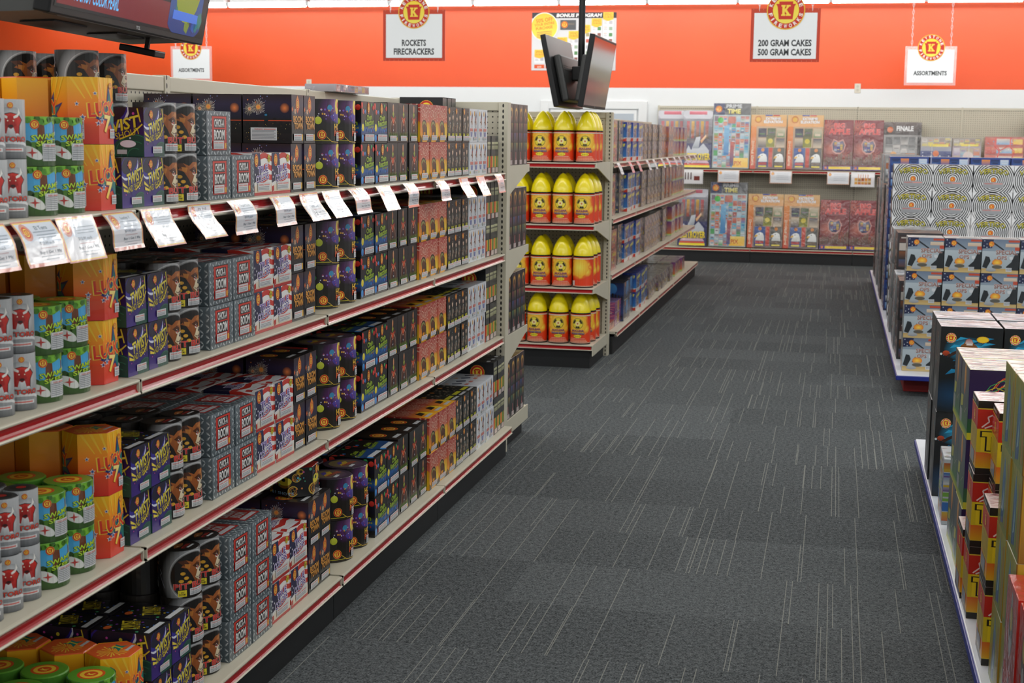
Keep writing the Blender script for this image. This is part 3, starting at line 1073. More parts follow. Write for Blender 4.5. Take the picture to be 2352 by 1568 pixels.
# black box with an orange masked figure
p = Prism('box', .122, .165, .1385)
f = Sheet(p.w, p.h, '#141010', '#1a1616')
f.glow(.54, .45, .38, '#5a2a1c', '#171211', ry=.45)
f.ell(.54, .86, .055, '#d8641e', '#ee9a3a', ry=.12)
f.poly([(.46, .72), (.54, .8), (.62, .72), (.54, .62)], '#7a9a34', '#b4b43a')
f.line([(.54, .97), (.54, .78)], .004, '#a8a49a')
f.poly([(.4, .64), (.5, .62), (.54, .5), (.58, .62), (.68, .64), (.64, .5), (.58, .44), (.5, .44), (.44, .5)], '#8a2a1a', '#d85a24')
f.ell(.54, .55, .06, '#e0662a', '#c03a1c', ry=.07)
f.poly([(.49, .47), (.54, .43), (.59, .47), (.54, .45)], '#ece4d6')
for sx in (-1, 1):
    f.line([(.54 + sx * .1, .58), (.54 + sx * .22, .48), (.54 + sx * .27, .32), (.54 + sx * .24, .2)], .004, '#c9a890', '#7a5a4a')
    f.line([(.54 + sx * .06, .5), (.54 + sx * .14, .4), (.54 + sx * .17, .24)], .005, '#8a4a2e', '#6a3a2a')
    f.ell(.54 + sx * .2, .62, .03, '#a02a20', ry=.05)
f.poly([(.46, .42), (.62, .42), (.66, .26), (.42, .26)], '#2a1a1e', '#3a2224')
f.poly([(.5, .34), (.54, .28), (.58, .34), (.54, .32)], '#d8d4d8')
for k in range(16):
    x = .14 + k * .05
    f.poly([(x, .13), (x + .06, .13), (x + .04 * (k % 3 - 1) + .03, .27)], '#3f6a24', '#8aa838', up=False)
f.n += 1
f.ell(.52, .13, .06, '#c23a24', ry=.02)
f.rect(.84, .05, .92, .13, '#d8b03a')
l = Sheet(p.d, p.h, '#0e0d0d', '#151212')
l.line([(.75, .62), (.9, .5), (.96, .34)], .004, '#c8a878')
l.poly([(.7, .66), (.8, .72), (.88, .64), (.8, .6)], '#b8301f')
l.text('COLOR', .86, .3, .26, .07, '#9ab43a')
t = Sheet(p.w, p.d, '#100f0f')
t.emblem(.4, .55, .26)
t.rect(.25, .1, .8, .2, '#b9bcbe')
product('mask', 'masked_figure_firework_box', 'black box with orange masked figure', p, '#100e0e', '#181414', '#111010', f, l, l, t,
        warn=(warning(.074, .018), 0, .006))

# red to yellow sunset box
p = Prism('box', .13, .165, .1405)
def sunset(w, h, sd):
    s = Sheet(w, h)
    s.rect(0, .55, 1, 1, '#c8604a', '#a8322c')
    s.rect(0, .25, 1, .55, '#e08a22', '#d06a3a')
    s.rect(0, 0, 1, .25, '#e8a81e', '#e8921e')
    for k, (x, y) in enumerate(((.2, .85), (.55, .78), (.85, .88), (.35, .66), (.75, .64))):
        for j in range(7):
            a = j * 2 * pi / 7 + k
            s.poly([(x, y), (x + .16 * cos(a - .12), y + .13 * sin(a - .12)), (x + .22 * cos(a), y + .18 * sin(a)), (x + .16 * cos(a + .12), y + .13 * sin(a + .12))], '#d8a894', '#dcb49c', up=False)
        s.n += 1
    s.glow(.8, .25, .3, '#f0d028', '#e09a20')
    return s
f = sunset(p.w, p.h, 1)
f.ell(.42, .44, .24, '#2c1a10', ry=.16)
f.ell(.4, .42, .21, '#a8a058', '#8a8a4a', ry=.14)
f.poly([(.24, .42), (.4, .5), (.6, .44), (.66, .3), (.62, .1), (.56, .1), (.54, .26), (.36, .26), (.34, .1), (.28, .1), (.28, .3)], '#31190c', '#6a3a16')
f.poly([(.6, .44), (.7, .4), (.74, .2), (.78, .06), (.66, .06), (.66, .3)], '#3a2410')
f.poly([(.0, 0), (.22, 0), (.12, .12), (0, .18)], '#1d130c')
f.poly([(.7, 0), (1, 0), (1, .16), (.88, .1)], '#1d130c')
l = sunset(p.d, p.h, 2)
l.poly([(.2, .1), (.3, .3), (.4, .2), (.5, .36), (.55, .1)], '#1d130c')
t = sunset(p.w, p.d, 3)
t.poly([(.3, .25), (.5, .45), (.8, .4), (.7, .25)], '#1c130d')
t.rect(.2, .08, .8, .17, '#b9b9b6')
product('red', 'sunset_firework_box', 'red and yellow sunset box with dark silhouettes', p, '#cf8a20', '#a8342c', '#8a4a30', f, l, l, t,
        warn=(warning(.078, .018), 0, .007))

# black box with pale figures and yellow letters
p = Prism('box', .113, .165, .1395)
f = Sheet(p.w, p.h, '#141411', '#191a17')
for x, y, k in ((.3, .55, 1), (.72, .6, 1.2)):
    f.poly([(x - .14, .28), (x + .14, .28), (x + .12, y), (x, y + .1), (x - .12, y)], '#35362c', '#4a4a3e')
    f.ell(x, y + .13, .08 * k, '#c0a08a', '#d6bea8', ry=.1 * k)
    f.poly([(x - .1, .3), (x - .03, .3), (x - .02, y), (x - .08, y - .04)], '#7a786a')
    f.poly([(x + .02, .3), (x + .07, .3), (x + .1, y - .08), (x + .04, y)], '#8a6a52')
    f.poly([(x - .08, y + .16), (x, y + .27), (x + .08, y + .16)], '#2a1e16')
    f.ell(x + .1, y - .1, .025, '#c9b6a4', ry=.07)
    f.ell(x - .08, y - .2, .02, '#c9bfae', ry=.06)
f.dots(7, .05, .3, .95, .95, .03, ['#c9ced2', '#8a9096', '#a86a4a'], 31)
f.emblem(.22, .89, .11)
f.text('Hi', .2, .19, .24, .13, '#d3cf22', '#e8e43a', bold=.045)
f.text('Hi', .72, .19, .3, .13, '#a9a820', '#c9c62c', bold=.06)
l = Sheet(p.d, p.h, '#10100e', '#151513')
l.emblem(.5, .6, .2)
t = Sheet(p.w, p.d, '#1e1d19')
t.dots(20, .08, .35, .92, .92, .05, ['#5a5648', '#8a7a6a', '#b9a892', '#3a3830'], 33)
t.emblem(.22, .86, .1)
t.rect(.1, .2, .9, .32, '#b8b422')
t.rect(.1, .06, .9, .14, '#a8aaac')
product('hi', 'figures_firework_box', 'black box with pale figures and yellow letters', p, '#121210', '#181815', '#1c1b18', f, l, l, t,
        warn=(warning(.1, .019), 0, .006))

# white box with a navy and red rocket rider
p = Prism('box', .155, .165, .1395)
f = Sheet(p.w, p.h, '#cdd2d8', '#dbdfe4')
for x in (.26, .72):
    f.poly([(x - .02, .66), (x + .06, .96), (x + .14, .8), (x + .08, .62)], '#252a4a', '#3a4066')
    f.poly([(x, .7), (x + .08, .76), (x + .06, .62)], '#c0442c')
    f.ell(x - .12, .86, .05, '#d88a22', ry=.07)
    f.ell(x - .12, .86, .03, '#eec04a', ry=.045)
    f.ell(x + .04, .58, .07, '#7a4a34', '#a06a4a', ry=.09)
    f.poly([(x - .1, .6), (x - .04, .64), (x + .1, .46), (x + .06, .42)], '#22283a')
    f.poly([(x - .08, .58), (x - .04, .6), (x + .07, .47), (x + .05, .45)], '#eceef0')
    f.rect(x - .16, .32, x + .16, .41, '#c06a62', '#cf827a')
    f.poly([(x - .12, .3), (x + .12, .3), (x + .08, .16), (x - .06, .16)], '#6a72a8', '#8088b4')
    f.rect(x - .2, .05, x - .13, .12, '#b8b23a')
l = Sheet(p.d, p.h, '#c4c9d0', '#d6dade')
l.rect(.2, .08, .8, .4, '#aeb2b8')
t = Sheet(p.w, p.d, '#c6cbd2')
for x in (.28, .74):
    t.poly([(x - .14, .7), (x, .76), (x + .16, .52), (x, .48)], '#3a4058')
    t.rect(x - .12, .3, x + .16, .4, '#c0786e')
t.ell(.15, .85, .06, '#d88a22')
product('white', 'white_firework_box', 'white box with small navy and red rider', p, '#ccd1d7', '#dbdfe4', '#c9ced4', f, l, l, t,
        warn=(warning(.06, .014), .03, .008))

# tall dark box with rainbow stripes
p = Prism('box', .073, .2, .167)
f = Sheet(p.w, p.h, '#2e2e2d', '#383837')
f.rect(.1, .64, .95, .84, '#8a8a6a', '#c4c49a')
f.rect(.1, .74, .95, .78, '#5a5a48')
for k, cc in enumerate(('#cc3a22', '#d8772a', '#d6b22e', '#3f8a34', '#2c5c2c', '#c9a63a')):
    f.rect(k / 6, .16, (k + 1) / 6, .46, cc)
f.rect(.28, .02, .95, .15, '#c9b8b2')
l = Sheet(p.d, p.h, '#101116', '#141518')
l.rect(.84, 0, 1, .36, '#231d66')
l.rect(.94, 0, 1, .46, '#cf4422')
l.rect(.8, .3, .9, .52, '#b9bcc4')
l.emblem(.62, .72, .17)
t = Sheet(p.w, p.d, '#191a1b')
t.ell(.5, .6, .3, '#c8501f', ry=.3)
t.ell(.5, .6, .2, '#e0a23a', ry=.2)
t.rect(.3, .12, .75, .2, '#b4b6b8')
product('rain', 'rainbow_stripe_firework_box', 'slim black box with rainbow stripes', p, '#26262a', '#363636', '#191a1b', f, l, l, t)

# flat pack lying on the top rail
p = Prism('box', .42, .13, .03)
f = Sheet(p.w, p.h, '#8a8488', '#a8a2a8')
f.mosaic(.02, .1, .98, .9, 9, 1, ['#6a6a8a', '#c9c2c4', '#8a5a5a', '#4a4a5a', '#b8a05a'], 4)
t = Sheet(p.w * .96, p.d * .9, '#a09aa0')
t.mosaic(.02, .1, .98, .9, 7, 2, ['#6a6a8a', '#c9c2c4', '#8a5a5a', '#4a4a5a', '#b8a05a'], 5)
product('flat', 'flat_firework_pack', 'flat silver pack lying', p, '#8a8488', '#a8a2a8', '#a09aa0', f, None, None, t, ink=BAG)
# tall dark boxes on the end unit
p = Prism('box', .44, .103, .29)
f = Sheet(p.d, p.h, '#1c1815', '#241e1c')
f.glow(.55, .84, .3, '#b06a4a', '#3a2622', ry=.4)
f.ell(.55, .86, .24, '#8a5a2a', '#d8a84a', ry=.22)
f.ell(.55, .84, .14, '#4a2a1a', ry=.14)
for k, cc in enumerate((('#7a4040', '#7a6a3a'), ('#3a4a7a', '#6a3a50'), ('#3f6a4a', '#8a7a3a'))):
    y = .56 - .16 * k
    f.rect(.12, y, .48, y + .13, '#2c2a34', cc[0])
    f.rect(.54, y, .9, y + .13, '#2c2a34', cc[1])
f.poly([(.4, .1), (.46, .14), (.46, .22), (.56, .22), (.56, .14), (.64, .1)], '#b06a6a')
f.rect(.3, .02, .8, .09, '#b9aaa8')
g = Sheet(p.w, p.h, '#1c1815', '#2a2422')
g.mosaic(.08, .12, .92, .9, 6, 4, ['#c04a4a', '#3a62b8', '#3f9a5a', '#c9b03a', '#2c2a34', '#6a3a7a'], 5)
product('tall', 'tall_dark_firework_box', 'tall dark box with coloured squares', p, '#161311', '#221c1a', '#2a2420', g, f, f, None)
# ---- small bagged packs of the far gondola
MIXED = ['#b8322a', '#d8a82a', '#2d4a9a', '#3a8a4a', '#c9c4bc', '#7a3a8a', '#c86a2a', '#2a2a30', '#8a8078', '#4aa0c0']
def pack(key, name, desc, kind, w, d, h, lo, hi, top, draw):
    h = h * .78 if h > .1 else h
    p = Prism(kind, w, d, h)
    f, l = Sheet(p.w, p.h, lo, hi), Sheet(p.d, p.h, lo, hi)
    draw(f, 1)
    draw(l, 2)
    t = Sheet(p.w * .9, p.d * .9, top)
    t.dots(8, .1, .1, .9, .9, .07, [lo, hi, '#8a8480'], 3)
    product(key, name, desc, p, lo, hi, top, f, l, l, t, ink=BAG)
def d_red(s, k):
    s.mosaic(.05, .1, .95, .8, 3, 4, ['#b8322a', '#c86a2a', '#8a4a3a', '#d8a82a', '#5a3a34', '#a89a90'], 3 + k)
    s.poly([(.1, .82), (.5, .96), (.9, .84), (.8, .7), (.2, .7)], '#d8c82a', '#c03a2a')
def d_grey(s, k):
    s.mosaic(.05, .05, .95, .95, 4, 3, ['#5a5a62', '#8a867e', '#3d4a6a', '#a8a49a', '#6a5a4a', '#b8aa5a'], 13 + k)
    s.ell(.5, .9, .1, '#c8702a')
def d_blue(s, k):
    s.rect(0, .2, 1, 1, '#2a78c0', '#1d2a80')
    s.poly([(.12, .78), (.9, .9), (.85, .74), (.6, .68), (.5, .62), (.2, .66)], '#cfc83a', '#e4dd5a')
    s.ell(.45, .42, .2, '#3a3440', ry=.16)
    s.ell(.45, .44, .1, '#8a5a4a')
    s.rect(0, .0, 1, .2, '#cfd1d3')
    s.poly([(.7, 0), (1, 0), (1, .18), (.8, .12)], '#cf3a24')
    s.dots(10, .1, .3, .9, .95, .02, ['#8ac0e8', '#e4dd5a', '#c0e0f0'], 14)
def d_dark(s, k):
    s.mosaic(.04, .04, .96, .96, 4, 4, ['#7a6a64', '#4a4244', '#9a8c84', '#a85a44', '#5a5a7a', '#c0b6b0', '#6a4a7a', '#b8a04a'], 23 + k)
    s.text('SHOTS', .5, .12, .6, .07, '#a8a09a')
def d_orange(s, k):
    s.rect(0, .3, 1, 1, '#b8642a', '#8a5a6a')
    s.ell(.4, .86, .14, '#d86a1e', '#eaa23a')
    s.mosaic(.1, .1, .9, .5, 2, 2, ['#6a5a7a', '#8a6a3a', '#4a4a6a', '#b89a6a'], 33 + k)
def d_purple(s, k):
    s.rect(0, .15, 1, 1, '#c8702c', '#6a3a7a')
    s.text('U', .5, .45, .4, .34, '#5a3468', '#8a5a34', bold=.05)
    s.ell(.5, .8, .1, '#d8a82a', ry=.06)
    s.rect(0, .0, 1, .15, '#b8b4aa', '#a8c84a')
def d_tiger(s, k):
    s.rect(0, 0, 1, 1, '#c8662a', '#8a3a34')
    for j in range(5):
        s.poly([(.05 + j * .2, .1), (.12 + j * .2, .5), (.05 + j * .2, .9), (.16 + j * .2, .5)], '#1d1614')
def d_night(s, k):
    s.rect(0, .4, 1, 1, '#16407a', '#0f2250')
    s.ell(.55, .68, .2, '#2a6aae', '#4a98d0', ry=.2)
    for j in range(9):
        s.rect(j / 9, .1, j / 9 + .07, .3 + .05 * ((j * 7) % 4), '#0e1016', up=False)
    s.n += 1
    s.ell(.25, .9, .06, '#c86a2a')
    s.rect(.1, .02, .6, .1, '#a8a89a')
def d_pink(s, k):
    s.burst(.55, .55, .5, '#e8c0a0', '#c85a8a', 22, .006, '#f0e0a0', 3)
    s.ell(.55, .62, .12, '#d8a02a')
    s.rect(.05, .03, .9, .14, '#c8a8b0')
pack('p_red', 'bagged_firework_pack', 'clear bag of red and yellow fireworks', 'box', .25, .12, .185, '#8a4038', '#a8665a', '#8a6a60', d_red)
pack('p_grey', 'grey_firework_pack', 'clear bag of grey and navy fireworks', 'box', .24, .13, .19, '#55534f', '#77736b', '#6a6660', d_grey)
pack('p_blue', 'blue_firework_pack', 'blue pack with yellow lettering and white foot', 'box', .27, .11, .185, '#2a5aa8', '#22348a', '#2a3a8a', d_blue)
pack('p_dark', 'brown_firework_pack', 'brown grey wrapped pack of small tubes', 'box', .22, .16, .185, '#655a56', '#8a7e7a', '#6a625e', d_dark)
pack('p_orange', 'orange_firework_pack', 'orange and mauve wrapped firework pack', 'box', .24, .14, .18, '#8a5a44', '#96604a', '#7a6060', d_orange)
pack('p_purple', 'purple_firework_pack', 'purple and orange pack with large letter', 'box', .28, .16, .18, '#a8622c', '#6a3a74', '#7a4a70', d_purple)
pack('p_tiger', 'striped_firework_pack', 'orange and black tiger striped flat pack', 'box', .25, .2, .05, '#a84a2a', '#8a3a30', '#b85a2a', d_tiger)
pack('p_night', 'night_firework_pack', 'dark blue pack with moon and skyline', 'box', .34, .2, .18, '#122a54', '#163a70', '#2a2a30', d_night)
pack('p_pink', 'pink_firework_pack', 'pink and purple bagged firework pack', 'box', .3, .2, .11, '#6a3a7a', '#a85a8a', '#8a6a90', d_pink)

# ---- yellow-nosed plastic warhead
wr = .0655
def warhead_art(wl, hl):
    s = Sheet(wl, hl)
    s.rect(0, .5, 1, 1, '#e4481c', '#dd3f1a')
    s.rect(0, 0, 1, .5, '#e03c18', '#e4481c')
    rnd = random.Random(4)
    for cx in (.5, 0, 1):
        s.glow(cx, .68, .2, '#f6dc3c', '#e4481c', ry=.2)
        for j in range(13):
            a = j * 2 * pi / 13
            r = rnd.uniform(.7, 1.1)
            s.glow(cx + .15 * r * cos(a), .66 + .36 * r * sin(a) * .8, rnd.uniform(.05, .085), '#f8e44c', '#e9701e', ry=rnd.uniform(.04, .08), n=10)
        s.glow(cx, .68, .15, '#f8e85a', '#f0b02a', ry=.15)
    s.rect(0, .97, 1, 1, '#d8d4c4')
    s.rect(0, 0, 1, .03, '#caa08a')
    s.ell(.5, .7, .086, '#1c1714', n=26)
    s.ell(.5, .7, .08, '#e8d43a', n=26)
    for a in (30, 150, 270):
        s.ring(.5, .7, .02, .075, '#241c18', a - 30, a + 30, 8, '#4a4038')
    s.glow(.5, .7, .045, '#f8f4e0', '#e8d43a')
    s.ell(.5, .7, .015, '#c8702a')
    s.text('NUCLEAR', .5, .445, .2, .075, '#5a3a5a', '#8a5a7a', out='#d8442a', ow=.02, bold=.05)
    s.text('WARHEAD', .5, .345, .22, .075, '#5a3a5a', '#9a8aa0', out='#4a1a18', ow=.03, bold=.05)
    s.ell(.5, .245, .062, '#ecd832', ry=.024)
    s.text('108 SHOTS', .5, .245, .09, .03, '#4a3a1a', bold=.02)
    s.rect(.38, .155, .62, .175, '#e8a890')
    s.rect(.36, .09, .64, .13, '#ea8a6a')
    s.rect(.34, .045, .66, .075, '#e8a082')
    s.rect(.86, .04, .92, .2, '#d4d0cc')
    return s
wp = Prism('drum', wr * 2, wr * 2, .2)
wmb = MB()
wmb.lathe([(0.001, 0), (wr * .97, 0), (wr, .004), (wr, .197), (.001, .197)], 30)
WBODY = wmb.mesh('rocket_nosed_firework', noise_tint(mat('orange_can', '#d8421c', .3, coat=.4), 5, .04))
wl = MB()
wp.wrap(wl, warhead_art(wp.L * .999, .184), 0, .008, .0006)
WLABEL = wl.mesh('wrap_label', INK)
wn = MB()
wn.lathe([(wr * r_, .206 + .124 * t_) for r_, t_ in ((1, 0), (1, .06), (.975, .16), (.92, .3), (.83, .45), (.71, .6), (.56, .74), (.41, .85), (.25, .935), (.11, .983), (.02, 1))], 30)
WNOSE = wn.mesh('nose_cone', yellow_plastic, True)
wk = MB()
wk.lathe([(wr * .985, .196), (wr * 1.015, .198), (wr * 1.015, .206), (wr * .985, .208)], 30)
wk.lathe([(wr * .985, .0), (wr * 1.012, .001), (wr * 1.012, .006), (wr * .985, .008)], 30)
WRING = wk.mesh('black_seam_ring', blackplastic, True)
def warhead(x, y, z, rz, where):
    o = link('rocket_nosed_firework', WBODY)
    o.location = (x, y, z)
    o.rotation_euler.z = rz
    for nm, me in (('wrap_label', WLABEL), ('nose_cone', WNOSE), ('seam_ring', WRING)):
        link(nm, me, o)
    lab = 'orange can firework with yellow nose cone, ' + where
    USED[lab] = USED.get(lab, 0) + 1
    assert len(lab.replace(',', ' ').split()) <= 16, lab
    return tag(o, lab, 'firework', 'yellow-nosed cans on the end unit')

# ---- large boxes across the aisle
def scribble(w, d, base, cols, sd):
    """printed instructions and pictures on a pale lid"""
    s = Sheet(w, d, base)
    rnd = random.Random(sd)
    dk = [mix(c_, '#3a3436', .25) for c_ in cols]
    for k in range(90):
        x, y = rnd.uniform(-.05, .9), rnd.uniform(.02, .95)
        q = rnd.uniform(.06, .3)
        s.poly([(x, y), (x + q, y + rnd.uniform(-.04, .04)), (x + q * .9, y + rnd.uniform(.02, .07)), (x + q * .1, y + rnd.uniform(.015, .05))], rnd.choice(dk), up=False)
        if k % 10 == 9:
            s.n += 1
    return s
LID = ['#c9a0a4', '#a8b4c8', '#b8b09a', '#d0b0ac', '#98a0a8', '#c8c8b0']

p = Prism('box', .286, .28, .198)
def vert(w, h):
    s = Sheet(w, h, '#dadcde')
    for k in range(9, 0, -1):
        r = .055 + .05 * k
        s.ring(.5, .46, r, r + .026, '#17171a', n=34)
    s.ell(.5, .46, .075, '#17171a')
    s.ell(.5, .46, .065, '#e08a2a')
    s.ell(.5, .46, .045, '#c8401c')
    s.text('K', .5, .46, .05, .08, '#f0d24a', bold=.04)
    s.text('VERTIGO', .5, .72, .74, .2, '#8a8a1c', '#c9b83a', out='#2c3a1c', ow=.03, arc=.3, bold=.02)
    s.text('. . . . . . .', .5, .93, .4, .01, '#c04a4a')
    return s
product('vertigo', 'ringed_firework_box', 'white box with black target rings', p, '#d4d6d8', '#e2e4e6', '#d9d6d6', vert(p.w, p.h), vert(p.d, p.h), None, scribble(p.w * .98, p.d * .98, '#bfc0c2', LID, 5),
        warn=(warning(.15, .045, False, True), 0, .03))

p = Prism('box', .208, .22, .2)
def ops(w, h):
    s = Sheet(w, h, '#9aa8b0', '#b8c4cc')
    s.rect(0, .65, 1, 1, '#8a9aa8', '#6a7a90')
    s.rect(0, 0, 1, .14, '#c8b078', '#b89a60')
    s.poly([(0, .72), (.26, .74), (.3, 1), (0, 1)], '#20284a')
    for q in ((.05, .95), (.12, .86), (.04, .8), (.22, .78), (.12, .76)):
        s.star(q[0], q[1], .022, '#c9d0da')
    s.rect(.62, .78, .98, .88, '#c9b09a', '#d0c4b0')
    s.rect(.7, .92, 1, .98, '#b84a34')
    s.rect(.88, .68, 1, .78, '#b84a34')
    s.poly([(.02, .18), (.1, .5), (.2, .48), (.24, .36), (.14, .14)], '#20262a')
    s.poly([(.66, .2), (.8, .34), (.9, .6), (1, .62), (1, .1), (.7, .1)], '#1e2428')
    s.poly([(.3, .92), (.6, .7), (.58, .67), (.28, .88)], '#20262e')
    s.poly([(.26, .26), (.36, .44), (.42, .3)], '#2a3034')
    s.glow(.42, .32, .14, '#f4cf4a', '#d87a2a', ry=.1)
    s.rect(.34, .22, .52, .27, '#b89a70')
    s.ell(.42, .19, .14, '#5a5850', ry=.05)
    s.ell(.26, .1, .14, '#8e949a', '#a8aeb4', ry=.05)
    s.rect(.66, .06, .82, .17, '#c9ced2')
    for k in range(7):
        s.rect(.68 + k * .02, .08, .688 + k * .02, .16, '#4a5058', up=False)
    s.n += 1
    s.text('SPECIAL', .66, .62, .58, .13, '#7a5048', '#a8807a', out='#e6e2e0', ow=.015, bold=.03)
    s.text('OPS', .54, .46, .28, .12, '#7a5048', '#a8807a', out='#e6e2e0', ow=.02, bold=.03)
    s.poly([(.74, .5), (.84, .5), (.84, .43), (.79, .39), (.74, .43)], '#c9ced2')
    s.emblem(.24, .86, .075)
    return s
lo = Sheet(p.d, p.h, '#7a8488', '#98a2a6')
lo.mosaic(.05, .1, .95, .9, 3, 3, ['#6a7478', '#a8b0b2', '#3a4248', '#b89a70', '#c8ccd0'], 3)
product('ops', 'military_scene_firework_box', 'grey box with soldiers and explosion', p, '#8a8a80', '#9aa6ae', '#c9c4bc', ops(p.w, p.h), lo, None, scribble(p.w * .98, p.d * .98, '#c9c9c6', LID, 6))

p = Prism('box', .228, .24, .333)
f = Sheet(p.w, p.h, '#0d0f11', '#17181a')
for k in range(26):
    y = .44 + .4 * ((k * 37) % 100) / 100
    x = .1 + .55 * ((k * 61) % 100) / 100
    f.poly([(x, y), (x + .28, y + .05), (x + .1, y + .07)], '#0e4a72' if k % 2 else '#13648c', '#1a86b4', up=(k % 6 == 5))
f.glow(.45, .74, .4, '#2fa4d2', '#0e161c', ry=.22)
for k in range(14):
    x, y = .05 + .05 * k, .66 + .03 * ((k * 5) % 7)
    f.poly([(x, y), (x + .2, y + .03), (x + .07, y + .045)], '#2a9ac4', up=False)
f.n += 1
f.poly([(.3, .74), (.34, .79), (.38, .81), (.42, .86), (.5, .86), (.54, .81), (.58, .79), (.64, .74), (.5, .64), (.4, .64)], '#3a2016', '#9a6234')
f.poly([(.4, .81), (.42, .855), (.46, .87), (.5, .855), (.53, .81)], '#c9b8b4', '#a04a4a')
f.rect(.42, .79, .52, .81, '#e0d6d0')
f.ell(.1, .69, .06, '#7a2a16', '#c04a22', ry=.045)
f.poly([(.12, .67), (.3, .74), (.3, .7), (.14, .64)], '#3a2016')
f.ell(.02, .68, .02, '#c9d8dc')
f.glow(.2, .2, .4, '#173a5a', '#0e1216', ry=.3)
f.emblem(.17, .87, .085, True)
f.star(.68, .86, .105, '#e0a61e', 18, .9, ry=.55)
f.ell(.68, .86, .085, '#f0c92c', ry=.045)
lf = Sheet(p.d, p.h, '#2a2b2b', '#3a3a39')
lf.poly([(.2, .3), (.5, .42), (.6, .3), (.4, .1)], '#8a8c88', '#5a5a58')
lf.mosaic(.2, .45, .9, .9, 3, 5, ['#3a3b3a', '#4a2a28', '#1d4a5a', '#6a5a4a', '#333433', '#3a3b3a'], 8)
product('black', 'black_sea_firework_box', 'large black box with blue spray', p, '#141516', '#1b1c1d', '#d0cfd2', f, lf, None, scribble(p.w * .98, p.d * .98, '#c2c2c8', LID + ['#8ab8d0', '#dcdcdc', '#e0e0e4'], 7))

p = Prism('box', .205, .24, .24)
lf = Sheet(p.d, p.h, '#aab0b4', '#c8ccd0')
lf.mosaic(.04, .05, .96, .95, 5, 6, ['#b8bcc0', '#7aa84a', '#3a6ab0', '#b85a3a', '#c9a83a', '#d0d2d4', '#6a4a8a'], 9)
product('pale', 'white_picture_firework_box', 'white box with many small coloured pictures', p, '#b8bcc0', '#d0d2d4', '#d4d8dc', lf, lf, None, scribble(p.w * .98, p.d * .98, '#d4d8dc', LID, 8))

p = Prism('box', .225, .252, .222)
f = Sheet(p.w, p.h, '#1a5a2a', '#221a48')
f.rect(0, .3, 1, 1, '#241d52', '#1a1440')
f.rect(0, 0, 1, .1, '#b8b424')
for k, (x, y, cc) in enumerate(((.75, .9, '#d8402a'), (.7, .86, '#e08a2a'), (.85, .92, '#c9c9a0'), (.6, .8, '#3a9a5a'), (.5, .7, '#b8b83a'))):
    for j in range(3):
        f.line([(x, y - .1 * j), (x - .15, y + .06 - .1 * j), (x - .32, y - .02 - .1 * j), (x - .4, y - .14 - .1 * j)], .0025, cc)
lf = Sheet(p.d, p.h)
lf.rect(0, .45, 1, 1, '#3a4a4a', '#55565a')
lf.rect(0, .12, 1, .45, '#2a6a2c', '#3a4a4a')
lf.rect(0, 0, 1, .12, '#c0ba2a', '#4a8a2a')
lf.rect(.02, .1, .3, .3, '#8a9290')
lf.poly([(.1, .32), (.34, .36), (.38, .52), (.12, .5)], '#a8a83a')
lf.ell(.5, .78, .1, '#a8622c', '#d8a04a', ry=.2)
lf.line([(.5, .6), (.56, .3), (.8, .42)], .002, '#b0aa98')
lf.rect(.86, .12, 1, 1, '#1d5a2c', '#2a1d5a')
product('green', 'green_purple_firework_box', 'green and purple box with pale lid', p, '#1f6a2c', '#241d52', '#c9c98a', f, lf, None, scribble(p.w * .98, p.d * .96, '#bcbeb0', LID + ['#b08a94', '#d8dac8', '#d8dac8'], 9))

p = Prism('box', .2, .165, .213)
def titan(w, front):
    f = Sheet(w, p.h)
    f.rect(0, .0, 1, .09, '#16130f')
    f.rect(0, .09, 1, .3, '#e0a81e', '#d8641e')
    f.rect(0, .3, 1, .62, '#d2b81e')
    f.rect(0, .62, 1, .9, '#b81e18', '#c42a1c')
    f.rect(0, .9, 1, 1, '#16130f')
    f.rect(0, .885, 1, .9, '#d8b83a')
    f.rect(0, .085, 1, .095, '#d8b83a')
    if front:
        f.poly([(.06, .62), (.24, .6), (.4, .65), (.6, .59), (.8, .64), (.96, .61), (.96, .3), (.8, .26), (.6, .32), (.36, .27), (.06, .31)], '#e6ca20')
        for x in (.2, .42, .64):
            f.rect(x, .33, x + .12, .58, '#1b150f')
        f.text('TITAN', .5, .455, .86, .25, '#e6ca20', out='#1b150f', ow=.04, bold=.05)
        f.line([(.06, .64), (.16, .72), (.14, .78), (.28, .85), (.4, .83), (.5, .86)], .004, '#ecd4d0')
        f.line([(.1, .63), (.28, .7), (.36, .77), (.54, .79), (.62, .7), (.86, .66)], .004, '#ecd4d0')
        f.rect(.22, .1, .62, .34, '#343436', '#3e3e42')
    else:
        f.poly([(.06, .62), (.3, .6), (.5, .64), (.94, .62), (.94, .3), (.5, .28), (.06, .31)], '#b89c1e')
        for x in (.2, .4, .6, .8):
            f.line([(x, .33), (x + .02, .6)], .003, '#3a2c10')
        f.emblem(.5, .75, .1, ry=1.3)
        f.rect(.12, .1, .72, .28, '#8a8e94')
        f.rect(.1, .93, .6, .97, '#8a8a88')
    return f
product('titan', 'banded_firework_box', 'tall red and yellow box with black bands', p, '#c8901e', '#a81c18', '#d8c4c0', titan(p.w, True), titan(p.d, False), None, scribble(.19, .155, '#d0bcba', ['#d0848a', '#c8a8a8', '#e8e0e0', '#d89a9a'], 10))

